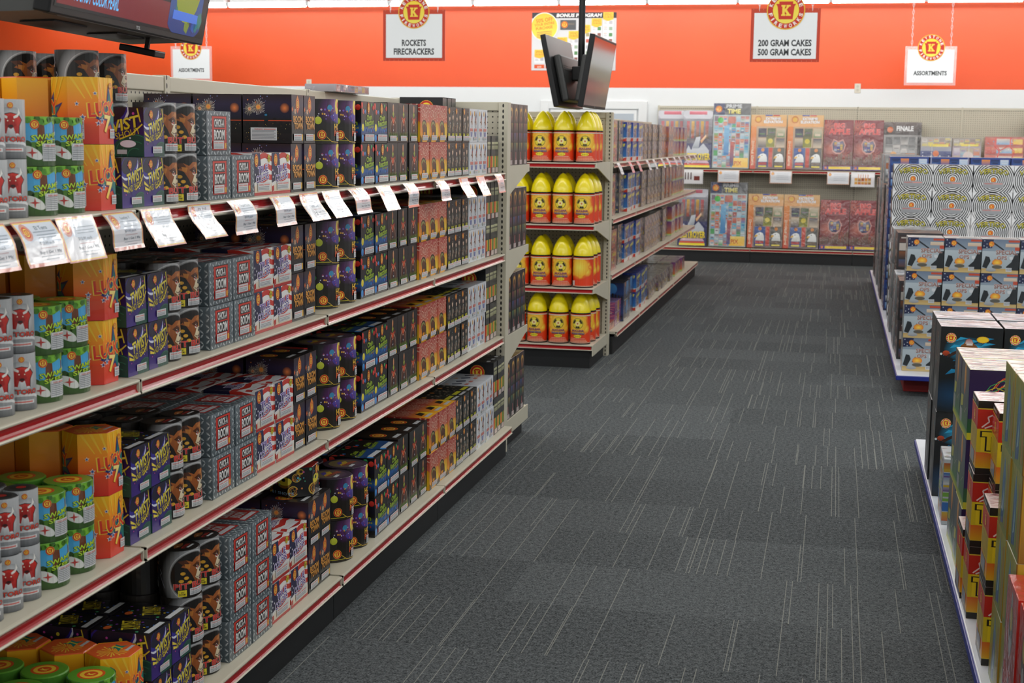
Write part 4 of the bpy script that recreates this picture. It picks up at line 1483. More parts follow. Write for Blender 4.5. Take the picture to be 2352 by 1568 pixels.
p = Prism('box', .24, .2, .205)
f = Sheet(p.w, p.h, '#a87a1c', '#b8901f')
for k in range(5):
    f.rect(k * .2, 0, k * .2 + .012, 1, '#6a4a12')
f.rect(.02, .0, .12, 1, '#8a641a', '#c09a2a')
f.rect(.5, .15, .96, .95, '#d8862a')
f.rect(.53, .18, .93, .92, '#3a8a24', '#4aa02c')
lf = Sheet(p.d, p.h, '#6a7a2c', '#8a8a34')
lf.poly([(.3, .05), (.6, .1), (.62, .7), (.45, .9), (.32, .6)], '#2d527a', '#4a7a9a')
lf.poly([(.4, .2), (.55, .25), (.52, .6)], '#7aa0a8')
lf.poly([(.06, .1), (.2, .1), (.22, .9), (.1, .9)], '#a8862a', '#7a8a3a')
lf.poly([(.8, .1), (.95, .1), (.9, .9), (.78, .85)], '#8a6a20')
for k in range(4):
    lf.line([(.1 + k * .2, .96), (.16 + k * .2, .5), (.12 + k * .2, .05)], .002, '#3a4a1c')
product('gold', 'wood_grain_firework_box', 'golden wood-grain box with green plaque', p, '#9a741c', '#b0892a', '#d2ccb8', f, lf, None, scribble(p.w * .97, p.d * .97, '#bcb8a6', ['#b0a890', '#c8a89a', '#a0a8a0', '#c9c0a0'], 11))

p = Prism('box', .24, .2, .195)
f = Sheet(p.w, p.h, '#a81c14', '#c8281c')
f.ell(.4, .5, .2, '#1d1614', ry=.25)
f.ell(.4, .52, .12, '#d8b02a', ry=.16)
lf = Sheet(p.d, p.h, '#8a1a14', '#b0241a')
lf.ell(.5, .5, .18, '#22201e', ry=.3)
lf.ell(.5, .3, .1, '#8f9496', ry=.12)
lf.ell(.5, .62, .11, '#b8a02a', ry=.14)
lf.ell(.5, .84, .06, '#8f9496', ry=.1)
t = Sheet(p.w * .97, p.d * .97, '#c8281c', '#b8241a')
t.rect(.25, .3, .55, .7, '#a8b0b8')
product('redbox', 'glossy_red_firework_box', 'glossy red box with white edges', p, '#8a1a14', '#b8241a', '#c42a1e', f, lf, None, t, ink=BAG)

# ---- large packs leaning on the back wall
def big_pack(key, name, desc, w, d, h, lo, hi, head, head_h, draw, header):
    mb = MB()
    p = Prism('box', w, d, h)
    p.body(mb, lo, hi, mix(lo, hi, .5))
    parts = []
    f = Sheet(w, h - head_h, lo, hi)
    draw(f)
    m2 = MB()
    p.wrap(m2, f, 0)
    parts.append(('picture_panel', m2.mesh('picture_panel', BAG), 1))
    if head_h:
        f = Sheet(w, head_h, head)
        header(f)
        m2 = MB()
        p.wrap(m2, f, 0, h - head_h)
        parts.append(('header_card', m2.mesh('header_card', BAG), 1))
    PROD[key] = dict(name=name, desc=desc, me=mb.mesh(name, BAG), parts=parts, p=p, cat='firework assortment')
def dr(f):
    f.rect(.0, .55, 1, 1, '#4a3c44', '#8a8a92')
    for k in range(5):
        f.rect(.12 + k * .16, .6, .22 + k * .16, .95, '#8a2a34' if k % 2 else '#6a5a3a', '#c8a03a' if k % 2 else '#b8505a')
    f.rect(0, 0, 1, .5, '#1a2058', '#2a2c5a')
    f.poly([(.1, .3), (.2, .46), (.3, .36), (.4, .52), (.55, .4), (.7, .5), (.9, .36), (.9, .28), (.1, .28)], '#b8bcc4')
    f.poly([(.35, .4), (.45, .62), (.6, .64), (.55, .4)], '#8a929c', '#c9ccd2')
    f.poly([(.6, .55), (.78, .68), (.8, .64), (.64, .5)], '#d8985a', '#eac4a0')
    f.text('DESTROYER', .5, .235, .9, .13, '#d8b81e', '#efd63a', out='#3a2c14', ow=.02, bold=.04)
    f.text('MISSILE AND ARTILLERY', .5, .165, .82, .04, '#d8b81e', '#efd63a', bold=.02)
    f.poly([(.08, .1), (.92, .1), (.85, .15), (.15, .15)], '#c9a8b8')
    f.rect(.08, .06, .92, .09, '#d84a2a')
    f.rect(.06, .01, .94, .055, '#e8d42a')
def dh(f):
    f.star(.5, .3, .6, '#c4c4cc', 9, .7)
    f.rect(.2, .5, .8, .9, '#b83a54', '#d86a7a')
big_pack('destroy', 'military_assortment_pack', 'dark blue and silver assortment pack with yellow lettering', .36, .09, .7, '#2c2c44', '#5a5660', '#a8a8b2', .1, dr, dh)
def prm(f):
    f.mosaic(.03, .02, .97, .98, 8, 9, ['#4a9a5a', '#c87a6a', '#4a7ab0', '#8ab0c8', '#b8c4c8', '#c86a3a', '#a84a3a', '#5aa0b8', '#7a6a7a', '#c9ccc8'], 6)
    f.rect(.3, .25, .44, .8, '#3a78b0', '#7ab0d0')
    f.ell(.2, .9, .08, '#4ab04a')
    f.rect(.55, .02, .97, .2, '#e0b03a', '#e8c86a')
    f.text('PIX', .7, .1, .2, .08, '#b84a2a', bold=.02)
    f.rect(.48, .05, .58, .5, '#3a4a7a', '#b8503a')
    f.rect(.4, .84, .6, .97, '#b86a5a')
def prh(f):
    f.rect(.0, 0, .3, 1, '#2a3058')
    f.emblem(.14, .5, .09)
    f.text('PRIME', .55, .76, .42, .32, '#c9ccd0', out='#2a2a2c', ow=.02, bold=.03)
    f.text('TIME', .55, .32, .36, .4, '#e0d25a', '#ece29a', out='#2a2a2c', ow=.02, bold=.04)
big_pack('prime', 'tall_assortment_pack', 'tall silver bagged assortment with black header card', .45, .08, .79, '#8a9496', '#a8b4b4', '#5a5c5e', .14, prm, prh)
def ext(f):
    f.rect(0, 0, .16, 1, '#b8402a', '#d8863a')
    f.rect(.16, 0, 1, 1, '#6a5a5a', '#b89a7a')
    f.mosaic(.2, .5, .97, .97, 3, 2, ['#6a5a6a', '#4a5a3a', '#8a5a3a', '#3a3a4a', '#c8b8a0', '#5a7a4a'], 11)
    for x, bg, bg2 in ((.2, '#22356a', '#3a5a9a'), (.66, '#3a3a3a', '#5a5a54')):
        f.rect(x, .04, x + .31, .5, bg, bg2)
        f.poly([(x + .03, .17), (x + .07, .25), (x + .02, .27), (x + .04, .31), (x + .1, .35), (x + .18, .37), (x + .25, .34), (x + .28, .27), (x + .29, .17)], '#c9ccca', '#eceeec')
        f.poly([(x + .09, .31), (x + .02, .29), (x + .015, .24), (x + .06, .26), (x + .1, .27)], '#d8a83a')
        f.ell(x + .14, .32, .014, '#2a2a2a')
        f.rect(x + .04, .1, x + .27, .16, '#a83a3a' if x < .5 else '#6a5a4a')
        f.rect(x + .04, .05, x + .27, .08, '#e0cc3a')
        f.ell(x + .16, .45, .05, '#c87a2a')
    f.rect(.53, .05, .63, .5, '#a83a2a', '#c84a3a')
    f.rect(.44, .52, .68, .8, '#8a8a2a', '#4a4a2a')
    f.ell(.56, .66, .07, '#c9b83a')
    for i, c_ in enumerate('EXTREME ELEVATION'):
        if c_ != ' ':
            f.text(c_, .075, .1 + i * .034, .07 if c_ != 'I' else .02, .027, '#f0dcc0', bold=.03)
def exh(f):
    f.rect(0, 0, 1, 1, '#d89a5a', '#cfa66a')
    f.ell(.2, .6, .1, '#b86a2a')
    f.ell(.2, .6, .07, '#d8a83a')
    f.text('EXTREME', .62, .68, .42, .22, '#e8e8ea', out='#6a5a6a', ow=.03, bold=.04)
    f.text('ELEVATION', .62, .4, .52, .24, '#e8e8ea', out='#6a5a6a', ow=.03, bold=.04)
    f.rect(.4, .9, .6, 1, '#3a4a9a')
    f.rect(.62, .9, .8, 1, '#b83a3a')
big_pack('extreme', 'eagle_assortment_pack', 'orange bagged assortment with two white eagle heads', .425, .08, .655, '#a8704a', '#c0986a', '#d09a5a', .14, ext, exh)
def app(f):
    f.rect(0, 0, 1, 1, '#6a2428', '#7a2028')
    f.burst(.12, .86, .3, '#d87a5a', '#c85a4a', 18, .006, seed=2)
    f.burst(.7, .3, .3, '#d8805a', '#a84a3a', 12, .005, seed=4)
    for k in range(12):
        f.rect(k / 12, .1, k / 12 + .07, .22 + .05 * ((k * 5) % 4), '#4a3a34', '#7a5a4a', up=False)
    f.n += 1
    f.dots(30, .02, .1, .98, .32, .012, ['#c9a07a', '#a8a0c0', '#8a4a3a'], 6, 4)
    f.glow(.25, .42, .3, '#b86a5a', '#6a2428')
    f.poly([(.26, .52), (.34, .62), (.5, .58), (.66, .62), (.76, .5), (.7, .38), (.58, .32), (.42, .32), (.3, .38)], '#c08a80')
    f.poly([(.3, .52), (.36, .59), (.5, .55), (.65, .59), (.72, .5), (.67, .4), (.57, .35), (.43, .35), (.33, .4)], '#2a2a4a', '#6a6a7a')
    f.mosaic(.36, .38, .66, .56, 3, 2, ['#4a4a8a', '#8a8a9a', '#c8a83a', '#7a3a6a', '#a8b0b8'], 6)
    f.line([(.5, .57), (.54, .66), (.6, .66)], .008, '#8a4a3a')
    f.text('BIG', .52, .89, .36, .1, '#c83a3a', '#dc5a54', out='#e8b8b0', ow=.012, bold=.04)
    f.text('APPLE', .52, .77, .72, .115, '#c83a3a', '#dc5a54', out='#e8b8b0', ow=.012, bold=.04)
    f.rect(0, 0, 1, .08, '#4a3a7a')
    f.rect(.2, .02, .94, .07, '#e0c43a')
    f.ell(.1, .045, .04, '#c86a2a')
big_pack('apple', 'dark_red_assortment_pack', 'dark red assortment pack with sparkling apple', .345, .09, .6, '#5a2024', '#7a2a2e', '#7a2a2e', 0, app, None)
def dk(f):
    f.mosaic(.05, .5, .95, .95, 4, 2, ['#7a7a7a', '#9a9a98', '#5a5a5a', '#b8b4b0', '#4a4a4a'], 12)
    f.mosaic(.05, .05, .95, .5, 3, 2, ['#a8907a', '#b8b0a8', '#c87a4a', '#8a8a9a', '#d0ccc8'], 13)
    f.ell(.3, .45, .1, '#c8904a')
def dkh(f):
    f.rect(0, 0, 1, 1, '#2a1c18', '#5a4a44')
    f.text('FINALE', .62, .5, .5, .4, '#dcdcdc', bold=.04)
    f.ell(.18, .4, .09, '#c8642a')
big_pack('dark', 'black_header_assortment_pack', 'silver bagged assortment with black and orange header', .39, .12, .58, '#6a6866', '#8a8886', '#2a1e1a', .15, dk, dkh)
def rwb(f):
    f.rect(.0, .3, 1, .84, '#20285a', '#2a3870')
    for k in range(14):
        f.star(.08 + .28 * (k % 4), .38 + .13 * (k // 4), .03, '#c9ccd8')
    f.ell(.5, .74, .1, '#c8642a')
    f.text('ULTIMATE', .5, .56, .72, .11, '#c9d6d8', out='#2a3a5a', ow=.02, bold=.04)
    f.text('RED', .5, .42, .26, .1, '#b83a3a', bold=.04)
    f.text('WHITE & BLUE', .5, .28, .82, .08, '#d8dce4', out='#2a3470', ow=.02, bold=.03)
    f.rect(0, 0, 1, .22, '#8ab0c8', '#a8c4d4')
    f.rect(0, .06, .25, .2, '#b83a2a')
    f.rect(.8, .04, 1, .2, '#b83a2a')
    f.rect(.3, .06, .76, .18, '#c9ccd0')
def hh(f):
    f.mosaic(.04, .1, .96, .9, 5, 2, ['#a8a098', '#c8b85a', '#8a7a70', '#c87a4a', '#c9c4bc'], 15)
    f.rect(.3, .05, .9, .3, '#d8c43a')
big_pack('patriot', 'patriotic_assortment_pack', 'blue pack with white stars and red stripes', .355, .12, .41, '#3a4a7a', '#8a8a96', '#9a948c', .12, rwb, hh)
def pk(f):
    f.mosaic(.04, .04, .96, .96, 4, 3, ['#a898a8', '#c8c0c0', '#b0a088', '#8a7a9a', '#c86a4a', '#7aa0b8'], 16)
    f.ell(.55, .6, .18, '#c9b8b4', ry=.2)
big_pack('mauve', 'mauve_assortment_pack', 'pale mauve bagged assortment with black edge', .325, .12, .4, '#8a7a84', '#a09098', '#8a8078', .1, pk, hh)
def gr(f):
    f.mosaic(.2, .04, .96, .96, 3, 5, ['#6a9a5a', '#a8b4a8', '#c8c8b8', '#8a8a5a', '#b8c4c4'], 17)
    f.rect(0, 0, .16, 1, '#3a3c3a', '#5a5c50')
    f.text('LASER', .6, .95, .5, .06, '#d8d44a', out='#4a3a6a', ow=.03)
big_pack('laser', 'green_assortment_pack', 'tall pale green bagged assortment', .45, .1, .7, '#7a8478', '#98a294', '#7a7c84', .1, gr, hh)
p = Prism('drum', .1, .1, .45)
# ------------------------------------------------------------------ the room
RX0, RX1, RY0, RY1, RZ = -13.0, 6.0, -4.0, 18.5, 3.2
def slab(name, a, b, m):
    mb = MB()
    mb.box(a, b)
    return structure(mb.build(name, m))

carpet = mat('carpet_tiles', '#45494a', .95, spec=.15)
n, l, b = nodes(carpet)
tc = n.new('ShaderNodeTexCoord')
sp = n.new('ShaderNodeSeparateXYZ')
l.new(tc.outputs['Object'], sp.inputs[0])
X, Y = sp.outputs[0], sp.outputs[1]
col_i = math_node(n, l, 'FLOOR', math_node(n, l, 'DIVIDE', X, .5))
def wn(*ins):
    k = n.new('ShaderNodeTexWhiteNoise')
    k.noise_dimensions = '3D'
    cb = n.new('ShaderNodeCombineXYZ')
    for i, v in enumerate(ins):
        if isinstance(v, (int, float)):
            cb.inputs[i].default_value = v
        else:
            l.new(v, cb.inputs[i])
    l.new(cb.outputs[0], k.inputs[0])
    return k.outputs['Value']
shift = wn(col_i, 3.3, 1.1)
row_i = math_node(n, l, 'FLOOR', math_node(n, l, 'ADD', math_node(n, l, 'DIVIDE', Y, .46), .3))
row_2 = math_node(n, l, 'FLOOR', math_node(n, l, 'ADD', math_node(n, l, 'DIVIDE', Y, .92), .65))
cell = math_node(n, l, 'FLOOR', math_node(n, l, 'DIVIDE', X, .0027))
hit = math_node(n, l, 'MAXIMUM', math_node(n, l, 'GREATER_THAN', wn(cell, row_i, 7.7), .984), math_node(n, l, 'GREATER_THAN', wn(cell, row_2, 5.1), .983))
tile = wn(col_i, row_i, 2.2)
fib = n.new('ShaderNodeTexNoise')
fib.inputs['Scale'].default_value = 170
fib.inputs['Detail'].default_value = 3
fib.inputs['Roughness'].default_value = .75
l.new(tc.outputs['Object'], fib.inputs['Vector'])
fib2 = n.new('ShaderNodeTexNoise')
fib2.inputs['Scale'].default_value = 60
fib2.inputs['Detail'].default_value = 2
l.new(tc.outputs['Object'], fib2.inputs['Vector'])
v0 = math_node(n, l, 'ADD', math_node(n, l, 'MULTIPLY', fib.outputs[0], .8), math_node(n, l, 'MULTIPLY', fib2.outputs[0], .3))
v1 = math_node(n, l, 'ADD', math_node(n, l, 'SUBTRACT', v0, .05), math_node(n, l, 'MULTIPLY', tile, .045))
cr = n.new('ShaderNodeValToRGB')
cr.color_ramp.elements[0].position = .4
cr.color_ramp.elements[0].color = (*col('#24282a'), 1)
cr.color_ramp.elements[1].position = .74
cr.color_ramp.elements[1].color = (*col('#7c8183'), 1)
l.new(v1, cr.inputs[0])
mx = n.new('ShaderNodeMix')
mx.data_type = 'RGBA'
l.new(math_node(n, l, 'MULTIPLY', hit, .45), mx.inputs[0])
l.new(cr.outputs[0], mx.inputs[6])
mx.inputs[7].default_value = (*col('#a9a99f'), 1)
l.new(mx.outputs[2], b.inputs['Base Color'])
bp = n.new('ShaderNodeBump')
bp.inputs['Strength'].default_value = .35
bp.inputs['Distance'].default_value = .004
l.new(fib.outputs[0], bp.inputs['Height'])
l.new(bp.outputs[0], b.inputs['Normal'])

two_tone = mat('orange_over_white_paint', '#e9eced', .42, spec=.45)
n, l, b = nodes(two_tone)
tc = n.new('ShaderNodeTexCoord')
sp = n.new('ShaderNodeSeparateXYZ')
l.new(tc.outputs['Object'], sp.inputs[0])
nz = n.new('ShaderNodeTexNoise')
nz.inputs['Scale'].default_value = 1.5
l.new(tc.outputs['Object'], nz.inputs['Vector'])
mo = n.new('ShaderNodeMix')
mo.data_type = 'RGBA'
mo.inputs[6].default_value = (*col('#e8501c'), 1)
mo.inputs[7].default_value = (*col('#ee5a22'), 1)
l.new(nz.outputs['Fac'], mo.inputs[0])
mx = n.new('ShaderNodeMix')
mx.data_type = 'RGBA'
l.new(math_node(n, l, 'GREATER_THAN', sp.outputs[2], 2.122), mx.inputs[0])
mx.inputs[6].default_value = (*col('#e6eaec'), 1)
l.new(mo.outputs[2], mx.inputs[7])
l.new(mx.outputs[2], b.inputs['Base Color'])

slab('floor', (RX0, RY0, -.1), (RX1, RY1, 0), carpet)
slab('ceiling', (RX0, RY0, RZ), (RX1, RY1 + .12, RZ + .1), noise_tint(mat('ceiling_tile', '#c4c8ca', .8), 5, .04))
slab('wall_back', (RX0, RY1, 0), (RX1, RY1 + .12, RZ), two_tone)
slab('wall_left', (RX0 - .12, RY0, 0), (RX0, RY1, RZ), white_paint)
slab('wall_right', (RX1, RY0, 0), (RX1 + .12, RY1, RZ), white_paint)
slab('wall_front', (RX0, RY0 - .12, 0), (RX1, RY0, RZ), white_paint)
slab('baseboard_back', (RX0, RY1 - .015, 0), (RX1, RY1 - .001, .1), black_kick)

# white door with a small pane, behind the second run of shelves
mb = MB()
x0, x1, zt = -3.725, -2.352, 1.955
mb.box((x0, RY1 - .035, 0), (x0 + .11, RY1 - .001, zt), bev=.004)
mb.box((x1 - .11, RY1 - .035, 0), (x1, RY1 - .001, zt), bev=.004)
mb.box((x0 + .11, RY1 - .035, zt - .1), (x1 - .11, RY1 - .001, zt), bev=.004)
door = structure(mb.build('door_1', white_paint))
mb = MB()
mb.box((x0 + .13, RY1 - .025, .02), (x1 - .13, RY1 - .001, zt - .11), bev=.003)
leaf = mb.build('door_leaf', white_paint, door)
mb = MB()
mb.box((-2.80, RY1 - .03, 1.2), (-2.52, RY1 - .0255, 1.8), bev=.001)
mb.build('door_pane', mat('grey_door_glass', '#b4bec8', .15, spec=.6), leaf)

# ceiling strip lights along the back wall
mb = MB()
mb.box((-.5, -.055, .035), (.5, .055, .09), bev=.006)
hous = mb.mesh('light_housing', mat('white_fixture_enamel', '#d8dadc', .4))
mb = MB()
for yy in (-.028,):
    mb.tube([(-.515, yy, 0), (-.4, yy, 0), (0, yy, 0), (.4, yy, 0), (.515, yy, 0)], .024, 12)
tubem = mb.mesh('lit_tube', tube_glow, True)
mb = MB()
mb.box((-.011, -.06, -.012), (.011, .01, .04), bev=.003)
capm = mb.mesh('tube_holder', mat('lamp_holder_plastic', '#b9bcbe', .4))
ORD = ['first', 'second', 'third', 'fourth', 'fifth', 'sixth', 'seventh', 'eighth', 'ninth', 'tenth', 'eleventh', 'twelfth', 'thirteenth', 'fourteenth', 'fifteenth', 'sixteenth', 'seventeenth', 'eighteenth', 'nineteenth', 'twentieth']
for i in range(13):
    o = link('strip_light', hous)
    o.location = (-10.35 + 1.075 * i, 17.75, RZ - .095)
    link('lit_tube', tubem, o)
    for sx in (-.527, .527):
        link('tube_holder', capm, o).location.x = sx
    tag(o, f'lit white strip light above the orange wall, {ORD[i]} in the row', 'ceiling light', 'strip lights along the orange wall')

# ------------------------------------------------------------------ metal shelving
def shelf_profile(back, face, z):
    """cream steel shelf with a hollow front lip, as (depth, height) pairs; face may lie on either side of back"""
    d = 1 if face > back else -1
    P = lambda a, h: (face - d * a, z + h)
    return [(back, z), P(.006, 0), P(.001, -.001), P(0, -.004), P(.001, -.007), P(.008, -.009), P(.010, -.012), P(.010, -.024), P(.008, -.027), P(0, -.029), P(-.002, -.032), P(0, -.035), P(.012, -.036), P(.016, -.03), P(.016, -.016), (back, z - .016)]
def strip_profile(face, z, d=1):
    P = lambda a, h: (face - d * a, z + h)
    return [P(.0015, -.0072), P(.0045, -.0105), P(.0062, -.015), P(.0062, -.021), P(.0045, -.0255), P(.0015, -.0287), P(.0095, -.0265), P(.0095, -.0095)]
def bracket(mb, axis, fixed, back, front, z, h=.105, t=.0035, mi=0):
    """tapered sheet-metal arm under a shelf end; the plane is axis = fixed"""
    q = [(back, z - .001), (front, z - .001), (front, z - .036), (front + (back - front) * .12, z - .04), (back, z - h - .02)]
    if axis == 'x':
        mb.extrude(q, 'x', fixed - t / 2, fixed + t / 2, mi)
    else:
        mb.extrude(q, 'y', fixed - t / 2, fixed + t / 2, mi)

def run(name, label, y0, nsec, levels, deck, face, deck_face, panel, top, pane_face=-1):
    L = 1.2192
    root = empty(name, ((panel + face) / 2, y0 + nsec * L / 2, 0))
    tag(root, label, 'store shelving')
    off = Vector(root.location)
    def part(nm, mb, m, parent=None):
        o = mb.build(nm, m, parent or root)
        if not parent:
            o.location = -off
        return o
    for k in range(nsec):
        a, b_ = y0 + k * L, y0 + (k + 1) * L
        for j, z in enumerate(levels + [deck]):
            f = deck_face if z == deck else face
            mb = MB()
            dy = .004 + (.006 if (k + j) % 2 else 0)
            mb.extrude(shelf_profile(panel + .001, f, z), 'y', a + dy, b_ - .004)
            for yy in (a + dy + .001, b_ - .006):
                mb.box((f - .014, yy - .001, z - .034), (f - .0005, yy + .002, z - .002))
            s = part('shelf' if z != deck else 'base_shelf', mb, cream)
            mb = MB()
            mb.extrude(strip_profile(f, z), 'y', a + dy + .005, b_ - .009)
            part('price_strip', mb, red_plastic, s)
            if z != deck:
                for yy in (a + .012, b_ - .012):
                    mb = MB()
                    mb.extrude([(panel + .004, z - .014), (f - .05, z - .014), (f - .05, z - .022), (panel + .004, z - .03)], 'y', yy - .0018, yy + .0018)
                    part('shelf_bracket', mb, cream, s)
        mb = MB()
        mb.box((panel - .02, a + .021, .12), (panel, b_ - .021, top - .045))
        part('back_panel', mb, peg_yz)
        mb = MB()
        mb.box((panel - .03, a + .019, top - .045), (panel + .006, b_ - .019, top), bev=.003)
        part('top_rail', mb, cream)
        mb = MB()
        mb.box((deck_face - .05, a + .002, 0), (deck_face - .03, b_ - .002, deck - .036))
        part('kick_plate', mb, black_kick)
    for k in range(nsec + 1):
        mb = MB()
        yy = y0 + k * L
        mb.box((panel - .035, yy - .018, 0), (panel + .008, yy + .018, top + .004), bev=.002)
        part('upright', mb, slot_y)
    mb = MB()
    mb.box((panel - .5, y0, .0), (panel - .03, y0 + nsec * L, .13))
    part('rear_base', mb, black_kick)
    return root

PAN = -2.0
LEV = [1.332, .957, .571]
run('gondola_shelving', 'long cream aisle shelving with red strips, stocked with firework boxes', 1.7072, 4, LEV, .143, -1.485, -1.44, PAN, 1.666)
run('gondola_shelving', 'cream shelving run with white tags beyond the yellow-nosed cans', 9.955, 5, [1.325, .942, .555], .158, -1.485, -1.44, PAN, 1.666)

def endcap(name, label, ypost, d, xr, wd, levels, deck, depth, top, ddeck):
    """end unit: d = +1 shelves run away from the camera, -1 towards it"""
    root = empty(name, (xr - wd / 2, ypost, 0))
    tag(root, label, 'store shelving')
    off = Vector(root.location)
    def part(nm, mb, m, parent=None):
        o = mb.build(nm, m, parent or root)
        if not parent:
            o.location = -off
        return o
    xl = xr - wd
    for x in (xr, xl + .045):
        mb = MB()
        mb.box((x - .045, ypost - .034, 0), (x, ypost + .034, top), bev=.002)
        part('upright', mb, slot_m)
    mb = MB()
    mb.box((xl + .046, ypost - .01, .1), (xr - .046, ypost + .01, top - .01))
    part('back_panel', mb, peg_xz)
    mb = MB()
    mb.box((xl + .046, ypost - .022, top - .04), (xr - .046, ypost + .022, top), bev=.003)
    part('top_rail', mb, cream)
    y_in = ypost + d * .036
    for z in levels + [deck]:
        dep = ddeck if z == deck else depth
        yf = y_in + d * dep
        mb = MB()
        mb.extrude(shelf_profile(y_in, yf, z), 'x', xl + .012, xr - .012)
        s = part('base_shelf' if z == deck else 'shelf', mb, cream)
        mb = MB()
        mb.extrude(strip_profile(yf, z, d), 'x', xl + .018, xr - .018)
        part('price_strip', mb, red_plastic, s)
        for x in (xl + .008, xr - .008):
            mb = MB()
            if z == deck:
                mb.box((x - .003, min(y_in, yf), z - .07), (x + .003, max(y_in, yf), z + .002))
            else:
                bracket(mb, 'x', x, y_in, yf, z + .004, .12, .006)
            part('side_bracket', mb, cream, s)
    mb = MB()
    ya, yb = y_in, y_in + d * (ddeck - .03)
    mb.box((xl + .03, min(ya, yb), 0), (xr - .03, max(ya, yb), deck - .04))
    part('kick_plate', mb, black_kick)
    return root
endcap('end_shelving', 'cream end unit with tall dark boxes at the end of the long shelving', 6.641, 1, -1.485, 1.06, [1.36, .962, .556], .14, .46, 1.655, .5)
endcap('end_shelving', 'cream end unit holding the yellow-nosed orange cans', 9.9, -1, -1.49, 1.06, [1.335, .936, .527], .155, .605, 1.668, .605)

# wall shelving at the back
root = empty('wall_shelving', (.9, 18.3, 0))
tag(root, 'cream pegboard wall shelving with two tiers of large assortment packs', 'store shelving')
off = Vector(root.location)
def wpart(nm, mb, m, parent=None):
    o = mb.build(nm, m, parent or root)
    if not parent:
        o.location = -off
    return o
for k in range(5):
    a = -2.2 + 1.2192 * k
    b_ = a + 1.2192
    mb = MB()
    mb.box((a + .012, 18.43, .12), (b_ - .012, 18.45, 1.87))
    wpart('back_panel', mb, peg_xz)
    mb = MB()
    mb.box((a + .01, 18.424, 1.87), (b_ - .01, 18.46, 1.9), bev=.002)
    wpart('top_rail', mb, cream)
    for z, yf, nm in ((1.128, 17.98, 'shelf'), (.172, 17.93, 'base_shelf')):
        mb = MB()
        mb.extrude(shelf_profile(18.428, yf, z), 'x', a + .003, b_ - .003)
        s = wpart(nm, mb, cream)
        mb = MB()
        mb.extrude(strip_profile(yf, z, -1), 'x', a + .006, b_ - .006)
        wpart('price_strip', mb, red_plastic, s)
    mb = MB()
    mb.box((a + .002, 17.955, 0), (b_ - .002, 17.975, .135))
    wpart('kick_plate', mb, black_kick)
for k in range(6):
    x = -2.2 + 1.2192 * k
    mb = MB()
    mb.box((x - .011, 18.425, 0), (x + .011, 18.465, 1.905), bev=.002)
    wpart('upright', mb, slot_m)

# ------------------------------------------------------------------ stocked shelves of the long run
SHELF = ['top shelf', 'second shelf', 'third shelf', 'bottom shelf']
SZ = LEV + [.143]
COLS = [('can', [2.40, 2.4715, 2.543]), ('skeet', [2.637, 2.745]), ('lucky', [2.864]), ('twist', [2.983, 3.089]), ('pit', [3.197, 3.302]), ('chick', [3.434, 3.583]), ('true', [3.731, 3.875]),
        ('boom', [3.999, 4.098]), ('spiral', [4.2]), ('hocus', [4.335, 4.493]), ('react', [4.652, 4.798]), ('mask', [4.945, 5.073, 5.201]), ('red', [5.334, 5.47, 5.605]), ('hi', [5.733, 5.851, 5.969]),
        ('white', [6.108, 6.27]), ('rain', [6.388, 6.464, 6.54])]
LV = {1: ['lone'], 2: ['lower', 'upper'], 3: ['bottom', 'middle', 'top'], 4: ['bottom', 'second', 'third', 'top']}
CN = {1: [''], 2: ['near column', 'far column'], 3: ['near column', 'middle column', 'far column']}
RN = ['front row', 'second row', 'third row', 'rear row']
P90 = pi / 2
def stack(key, x, y, z, n, where, levels=None, full=True, lidonly=False, jit=1.0):
    h = PROD[key]['p'].h + .0012
    for k in range(n):
        w_ = (levels or LV[n])[k] + ' ' + where if n > 1 or levels else where
        place(key, x, y, z + k * h, P90, w_.strip(), parts=3 if full else (2 if k == n - 1 else 0), jit=jit)
for si, z in enumerate(SZ):
    for key, ys in COLS:
        p = PROD[key]['p']
        fx = -1.52 if si < 3 else -1.478
        fx += {'mask': -.004, 'spiral': -.07, 'hocus': .004, 'chick': .006, 'skeet': .004}.get(key, 0)
        room = (fx - PAN - .012) / (p.d + .006)
        rows = min({0: 1, 1: 2, 2: 3, 3: 3}[si], int(room))
        if key == 'lucky':
            rows = [3, 3, 3, 4][si]
        if key == 'pit' and si == 0:
            rows = 1
        if key in ('boom', 'hi', 'rain') and si == 0:
            rows = {'boom': 3, 'hi': 2, 'rain': 2}[key]
        if key == 'can':
            rows = min(rows, 2)
            if si == 3:
                continue
        n = 2
        if si == 0:
            n = {'true': 1, 'rain': 1, 'spiral': 3}.get(key, 2)
        elif key == 'spiral':
            n = 3
        elif si == 3:
            n = {'pit': 3, 'chick': 3}.get(key, 2)
        for r in range(rows):
            for ci, y in enumerate(ys):
                x = fx - p.d / 2 - r * (p.d + .006)
                nn = n
                if si == 0 and key == 'chick' and ci == 1:
                    nn = 1
                if si == 0 and key == 'twist' and ci == 0:
                    nn = 1
                if si == 0 and key == 'rain' and r == 1:
                    nn = 2
                zz = z + .0006
                if key == 'spiral' and r > 0:
                    continue
                if si == 3 and key == 'lucky':
                    zz += .066
                    nn = 1
                wh = f'{RN[r]} {CN[len(ys)][ci]} {SHELF[si]}'.replace('  ', ' ')
                stack(key, x, y, zz, nn, wh, full=(r == 0))
# loose tall stacks at the back of the top shelf
for i, (x, y) in enumerate(((-1.75, 3.165), (-1.75, 3.305), (-1.925, 3.19), (-1.925, 3.315))):
    stack('pit', x, y, SZ[0] + .0006, 3, ['third row near column', 'third row far column', 'rear row near column', 'rear row far column'][i] + ' top shelf', full=True)
# large spiral box on the bottom shelf
place('queen', -1.562, 4.062, .143 + 2 * .1392 + .002, R(35), 'bottom shelf', jit=0)
place('flat', PAN - .012, 5.76, 1.667, P90, 'on the top rail above white boxes', jit=0)
